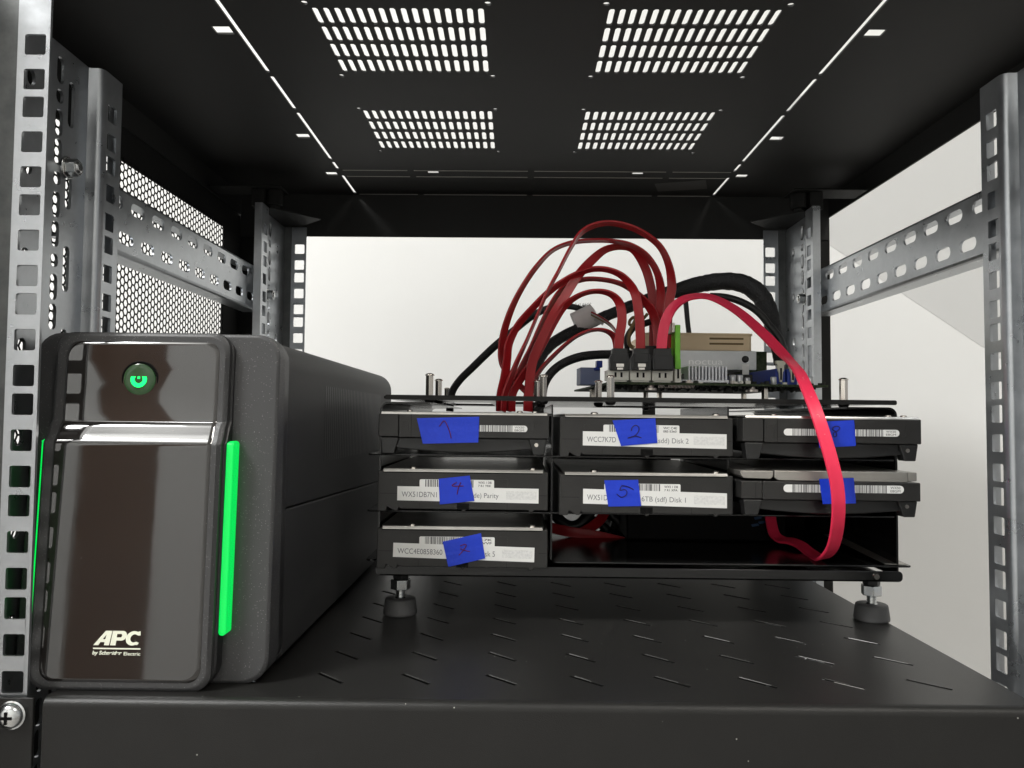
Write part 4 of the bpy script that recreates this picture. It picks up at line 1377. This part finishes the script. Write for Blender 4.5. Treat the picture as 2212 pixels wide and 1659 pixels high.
# plugs of the three front cables, each a part of its cable is short: built as things with latch
CR4 = lambda x, y, d: at((1800 + x / 3.072) * 0.8641, (920 + y / 3.072) * 0.8641, d)
rose = [(1362, 885, 560, 0), (1366, 800, 560, 5), (1385, 700, 559, 15), (1425, 620, 557, 35), (1490, 565, 553, 50), (1570, 543, 548, 58), (1650, 545, 542, 52), (1740, 580, 534, 40), (1850, 650, 522, 28), (1985, 770, 506, 18), (2110, 900, 488, 12)]
pts = [(C1(*q[:3]), q[3]) for q in rose]
rose2 = [(600, 20, 462, 8), (672, 170, 446, 5), (740, 340, 436, 5), (800, 520, 431, 5), (858, 720, 428, 5), (898, 900, 428, 5), (910, 1080, 430, 5), (895, 1260, 436, 5), (855, 1395, 447, 5), (780, 1460, 470, 5),
         (695, 1420, 494, 5), (620, 1362, 509, 5), (545, 1330, 519, 5), (470, 1318, 527, 5), (418, 1275, 533, 5), (392, 1180, 539, 5), (378, 1060, 545, 5), (370, 960, 549, 5)]
pts += [(CR4(*q[:3]), q[3]) for q in rose2]
o3 = tuple(pts[0][0])
o = B().ribbon(pts, 7.6, 1.9, 10, rmf=185).build('data_cable', 'rose', org=o3, smooth=50)
tag(o, 'bright pink flat cable looping down across the right hand drives', 'cable', 'red flat data cables')
ORG[o.name] = Vector(o3)
# faint lettering along the pink cable
full, ang = spline([(*p_, a) for p_, a in pts], 10)
b = B()


def on_cable(i0, lat, along, length, txt):
    seg = full[i0:i0 + 12]
    d = (seg[-1] - seg[0]).normalized()
    side = d.cross(Vector((0, 1, 0))).normalized()
    nrm = side.cross(d)
    if nrm.y > 0:
        nrm = -nrm
    o_ = seg[0]
    put_text(b, txt, lambda a, c: o_ + d * a - side * (c - 0.75 + lat) + nrm * 1.02, 0, length, 0, 1.5, bold=0.0)


on_cable(114, 0.3, 0, 9, 'AWM')
on_cable(123, 0.2, 0, 4, 'TR')
on_cable(131, 0.2, 0, 13, 'C26NULT')
b.build('print', 'rose_print', o, smooth=0)

# plugs on the sockets
for i, (x, lab) in enumerate(((1100, 'black plug with metal latch, leftmost on the white sockets'), (1232, 'black plug with metal latch between two other plugs'), (1364, 'black plug without latch, under the pink cable'))):
    p0 = C1(x, 865, 560)
    p1 = C1(x, 1000, 560)
    t = thing('cable_plug', lab, 'plug', (p1.x, 560, p1.z), 0, 'black plugs on the white sockets')
    w_ = 7.2 if i != 2 else 7.6
    zt, zb = p0.z, p1.z
    prof = [(-w_, zb), (w_, zb), (w_, zb + 9), (w_ - 1.4, zb + 12), (w_ - 1.6, zt), (-w_ + 1.8, zt), (-w_ + 1.6, zb + 12), (-w_, zb + 9)]
    b = B().prism([(p1.x + u, v) for u, v in prof], XZ(555.5), 0, 8.5)
    b.build('plug_body', 'plug', t, bevel=0.6)
    b = B()
    if i < 2:
        b.box(p1.x - 5.0, p1.x + 5.0, 554.8, 555.4, zb + 5.6, zb + 12.2)
        b.box(p1.x - 6.2, p1.x - 5.1, 554.9, 555.4, zb + 0.5, zb + 12.2)
        b.box(p1.x + 5.1, p1.x + 6.2, 554.9, 555.4, zb + 0.5, zb + 12.2)
        b.build('plug_rim', 'plug', t, bevel=0.25)
        c = B()
        c.box(p1.x - 2.9, p1.x + 2.9, 553.6, 554.4, zb + 2.2, zb + 5.0)
        c.box(p1.x - 2.3, p1.x + 2.3, 553.9, 555.4, zb + 0.2, zb + 2.1)
        c.build('metal_latch', 'clip', t, bevel=0.3)
    else:
        b.box(p1.x - 6.4, p1.x + 6.4, 555.0, 555.45, zb + 0.8, zb + 10.5)
        b.build('plug_rim', 'plug', t, bevel=0.3)
# second row of plugs behind
for i, x in enumerate((1290, 1350)):
    p0 = C1(x, 850, 582)
    t = B().box(p0.x - 6, p0.x + 6, 577, 586, 36, p0.z).build('cable_plug', 'plug', org=(p0.x, 580, 36), bevel=0.6)
    tag(t, ('black plug half hidden in the row behind, left one', 'black plug half hidden in the row behind, right one')[i], 'plug', 'black plugs on the white sockets')


def tube_thing(name, lab, cat, path, r, m, n=12, steps=8, group=None, wob=0.0):
    pts = [C1(*q[:3]) for q in path]
    o3 = tuple(pts[0])
    rad = [q[3] for q in path] if len(path[0]) > 3 else None
    rr = (lambda f: rad[int(round(f * (len(path) - 1)))]) if rad else r
    o = B().tube(pts, rr, n=n, steps=steps, wob=wob).build(name, m, org=o3, smooth=70)
    return tag(o, lab, cat, group)


GB = 'black sleeved cables behind the arches'
thick = tube_thing('power_cable', 'thickest black braided cable bundle rising from left to the right corner', 'cable',
                   [(560, 1120, 600, 4.0), (590, 980, 612, 4.5), (640, 880, 625, 4.8), (730, 805, 636, 4.8), (860, 738, 645, 4.7), (1000, 672, 652, 4.8), (1150, 612, 658, 5.0), (1300, 556, 662, 5.6), (1450, 510, 664, 6.4), (1600, 468, 665, 7.2), (1750, 450, 665, 7.6),
                    (1870, 468, 664, 8.0), (1960, 530, 662, 8.0), (2015, 620, 660, 7.6), (2045, 730, 658, 6.8), (2075, 850, 656, 6.0), (2090, 960, 654, 5.0)], 5, 'sleeve', n=16, group=GB, wob=0.04)
tube_thing('power_cable', 'slim black braided cable leaving the plate at far left', 'cable',
           [(60, 1250, 690, 3.4), (72, 1140, 690, 3.4), (120, 1060, 688, 3.4), (205, 975, 684, 3.5), (330, 855, 678, 3.5), (450, 755, 672, 3.4), (560, 668, 668, 3.3), (650, 622, 666, 3.1), (740, 602, 664, 2.9), (800, 605, 663, 2.7), (850, 616, 662, 2.6), (930, 640, 660, 2.0)], 3, 'sleeve', group=GB)
tube_thing('power_cable', 'black braided cable running low into the back of the plugs', 'cable',
           [(625, 1180, 600, 3.6), (640, 1085, 602, 3.6), (690, 1005, 606, 3.5), (765, 950, 610, 3.5), (860, 915, 613, 3.6), (960, 902, 615, 3.6), (1060, 900, 616, 3.6), (1180, 902, 617, 3.6)], 3, 'sleeve', group=GB)
tube_thing('power_cable', 'thin black cable hanging inside the bend at right', 'cable',
           [(1660, 540, 640, 2.6), (1760, 548, 640, 2.8), (1870, 585, 639, 3.0), (1960, 645, 638, 3.0), (2030, 730, 637, 3.0), (2085, 800, 636, 3.0), (2125, 900, 634, 2.8)], 3, 'wire', group=GB)
tube_thing('fan_cable', 'short black wire dropping upright onto the tan fan', 'cable',
           [(1500, 520, 668, 2.2), (1510, 580, 668, 2.2), (1520, 690, 667, 2.2), (1530, 775, 666, 2.2)], 2, 'wire')
o = tube_thing('fan_wire', 'looped brown wires beside the second plug', 'wire',
               [(1190, 860, 590, 1.6), (1165, 840, 591, 1.6), (1160, 790, 592, 1.6), (1175, 740, 593, 1.6), (1200, 690, 594, 1.5), (1190, 672, 595, 1.3), (1168, 690, 596, 1.2), (1165, 715, 596, 1.2), (1195, 720, 596, 1.2), (1240, 690, 597, 1.2), (1275, 650, 598, 1.2)], 1.4, 'wire_brown')
tube_thing('fan_wire', 'dark brown wire strand leaning on the second plug', 'wire',
           [(1150, 880, 596, 2.0), (1150, 800, 596, 2.4), (1185, 740, 597, 2.6), (1230, 720, 598, 2.6), (1290, 700, 599, 2.6)], 2, 'wire')
# grey cloth tape wrapped round the bundle, its free end and the frayed sleeve
tw = thing('cloth_tape', 'grey cloth tape wrapped round the thick black bundle', 'tape', tuple(C1(890, 690, 648)))
pts = [C1(822, 700, 646), C1(860, 690, 646), C1(905, 672, 646), C1(945, 655, 646)]
b = B().tube([C1(828, 712, 648), C1(885, 685, 648), C1(945, 655, 649)], 9.6, n=18, steps=5)
b.build('wrap', 'tape_grey', tw, smooth=60)
q = [C1(930, 625, 640), C1(1010, 700, 640), C1(1000, 722, 640), C1(945, 690, 640), C1(950, 655, 640)]
b = B()
n_ = len(q)
b.add(q + [v + Vector((0, 0.4, 0)) for v in q], [tuple(range(n_)), tuple(range(2 * n_ - 1, n_ - 1, -1))] + [(i, (i + 1) % n_, n_ + (i + 1) % n_, n_ + i) for i in range(n_)])
b.build('free_end', 'wire_grey', tw)
q = [(845, 618), (905, 625), (1080, 770)]
for i, m_ in enumerate(('red', 'wire_grey', 'wire_brown')):
    b = B().tube([C1(930, 640 + 8 * i, 637), C1(985, 668 + 9 * i, 632), C1(1040, 705 + 8 * i, 622), C1(1075, 745 + 7 * i, 600), C1(1088, 800, 585)], 0.75, n=8, steps=6)
    tag(b.build('thin_wire', m_, org=tuple(C1(930, 640, 637)), smooth=60), ('thin red wire from the frayed sleeve to the left plug', 'thin grey wire from the frayed sleeve to the left plug', 'thin brown wire from the frayed sleeve to the left plug')[i], 'wire', 'thin wires by the tape')
b = B()
for i in range(60):
    a0 = C1(838 + rnd.uniform(0, 85), 600 + rnd.uniform(0, 18), 655 + rnd.uniform(-3, 3))
    e0 = a0 + Vector((rnd.uniform(-3, 4), rnd.uniform(-2, 2), rnd.uniform(-1.5, 3.6)))
    b.cyl(a0, e0, 0.22, 0.12, n=4)
tag(b.build('frayed_sleeve', 'wire', org=tuple(C1(870, 610, 655))), 'frayed end of the slim black sleeve above the grey tape', 'cable sleeve')

# cables inside the lower bay
CL = lambda x, y, d: at((1340 + x / 2.91) * 0.8641, (1260 + y / 2.91) * 0.8641, d)
low = [('black cable loop hanging in the gap under the centre drives', 'wire', 4.2,
        [(100, 0, 575), (125, 50, 575), (170, 115, 572), (240, 160, 570), (310, 150, 570), (370, 90, 572), (420, 20, 575)]),
       ('second black cable crossing in the lower bay', 'wire', 3.6, [(480, 10, 590), (540, 70, 590), (600, 130, 588), (650, 200, 586), (700, 270, 586)]),
       ('third black cable leaning the other way in the lower bay', 'wire', 3.2, [(660, 10, 600), (600, 80, 602), (570, 150, 602), (560, 220, 600), (540, 275, 598)]),
       ('slack black cable low behind the lower left drive', 'wire', 3.4, [(300, 190, 600), (360, 120, 598), (450, 130, 598), (520, 190, 596), (610, 240, 596), (720, 262, 590), (860, 292, 580), (1000, 268, 575), (1080, 240, 572)])]
for lab, m_, r_, path in low:
    pts = [CL(*q) for q in path]
    tag(B().tube(pts, r_, n=12, steps=7).build('power_cable', m_, org=tuple(pts[0]), smooth=70), lab, 'cable', 'cables inside the lower bay')
lowr = [('dark red cable sloping right in the lower bay', [(40, 150, 560, 20), (140, 180, 558, 20), (260, 205, 556, 15), (400, 225, 556, 15), (520, 250, 556, 20), (640, 280, 556, 20)]),
        ('dark red cable sloping left in the lower bay', [(40, 285, 568, 40), (130, 280, 566, 40), (230, 262, 564, 30), (320, 215, 562, 20), (400, 170, 564, 20), (470, 110, 568, 20), (520, 20, 572, 20)])]
for lab, path in lowr:
    pts = [(CL(*q[:3]), q[3]) for q in path]
    tag(B().ribbon(pts, 7.4, 1.9, 8).build('data_cable', 'red', org=tuple(pts[0][0]), smooth=50), lab, 'cable', 'cables inside the lower bay')
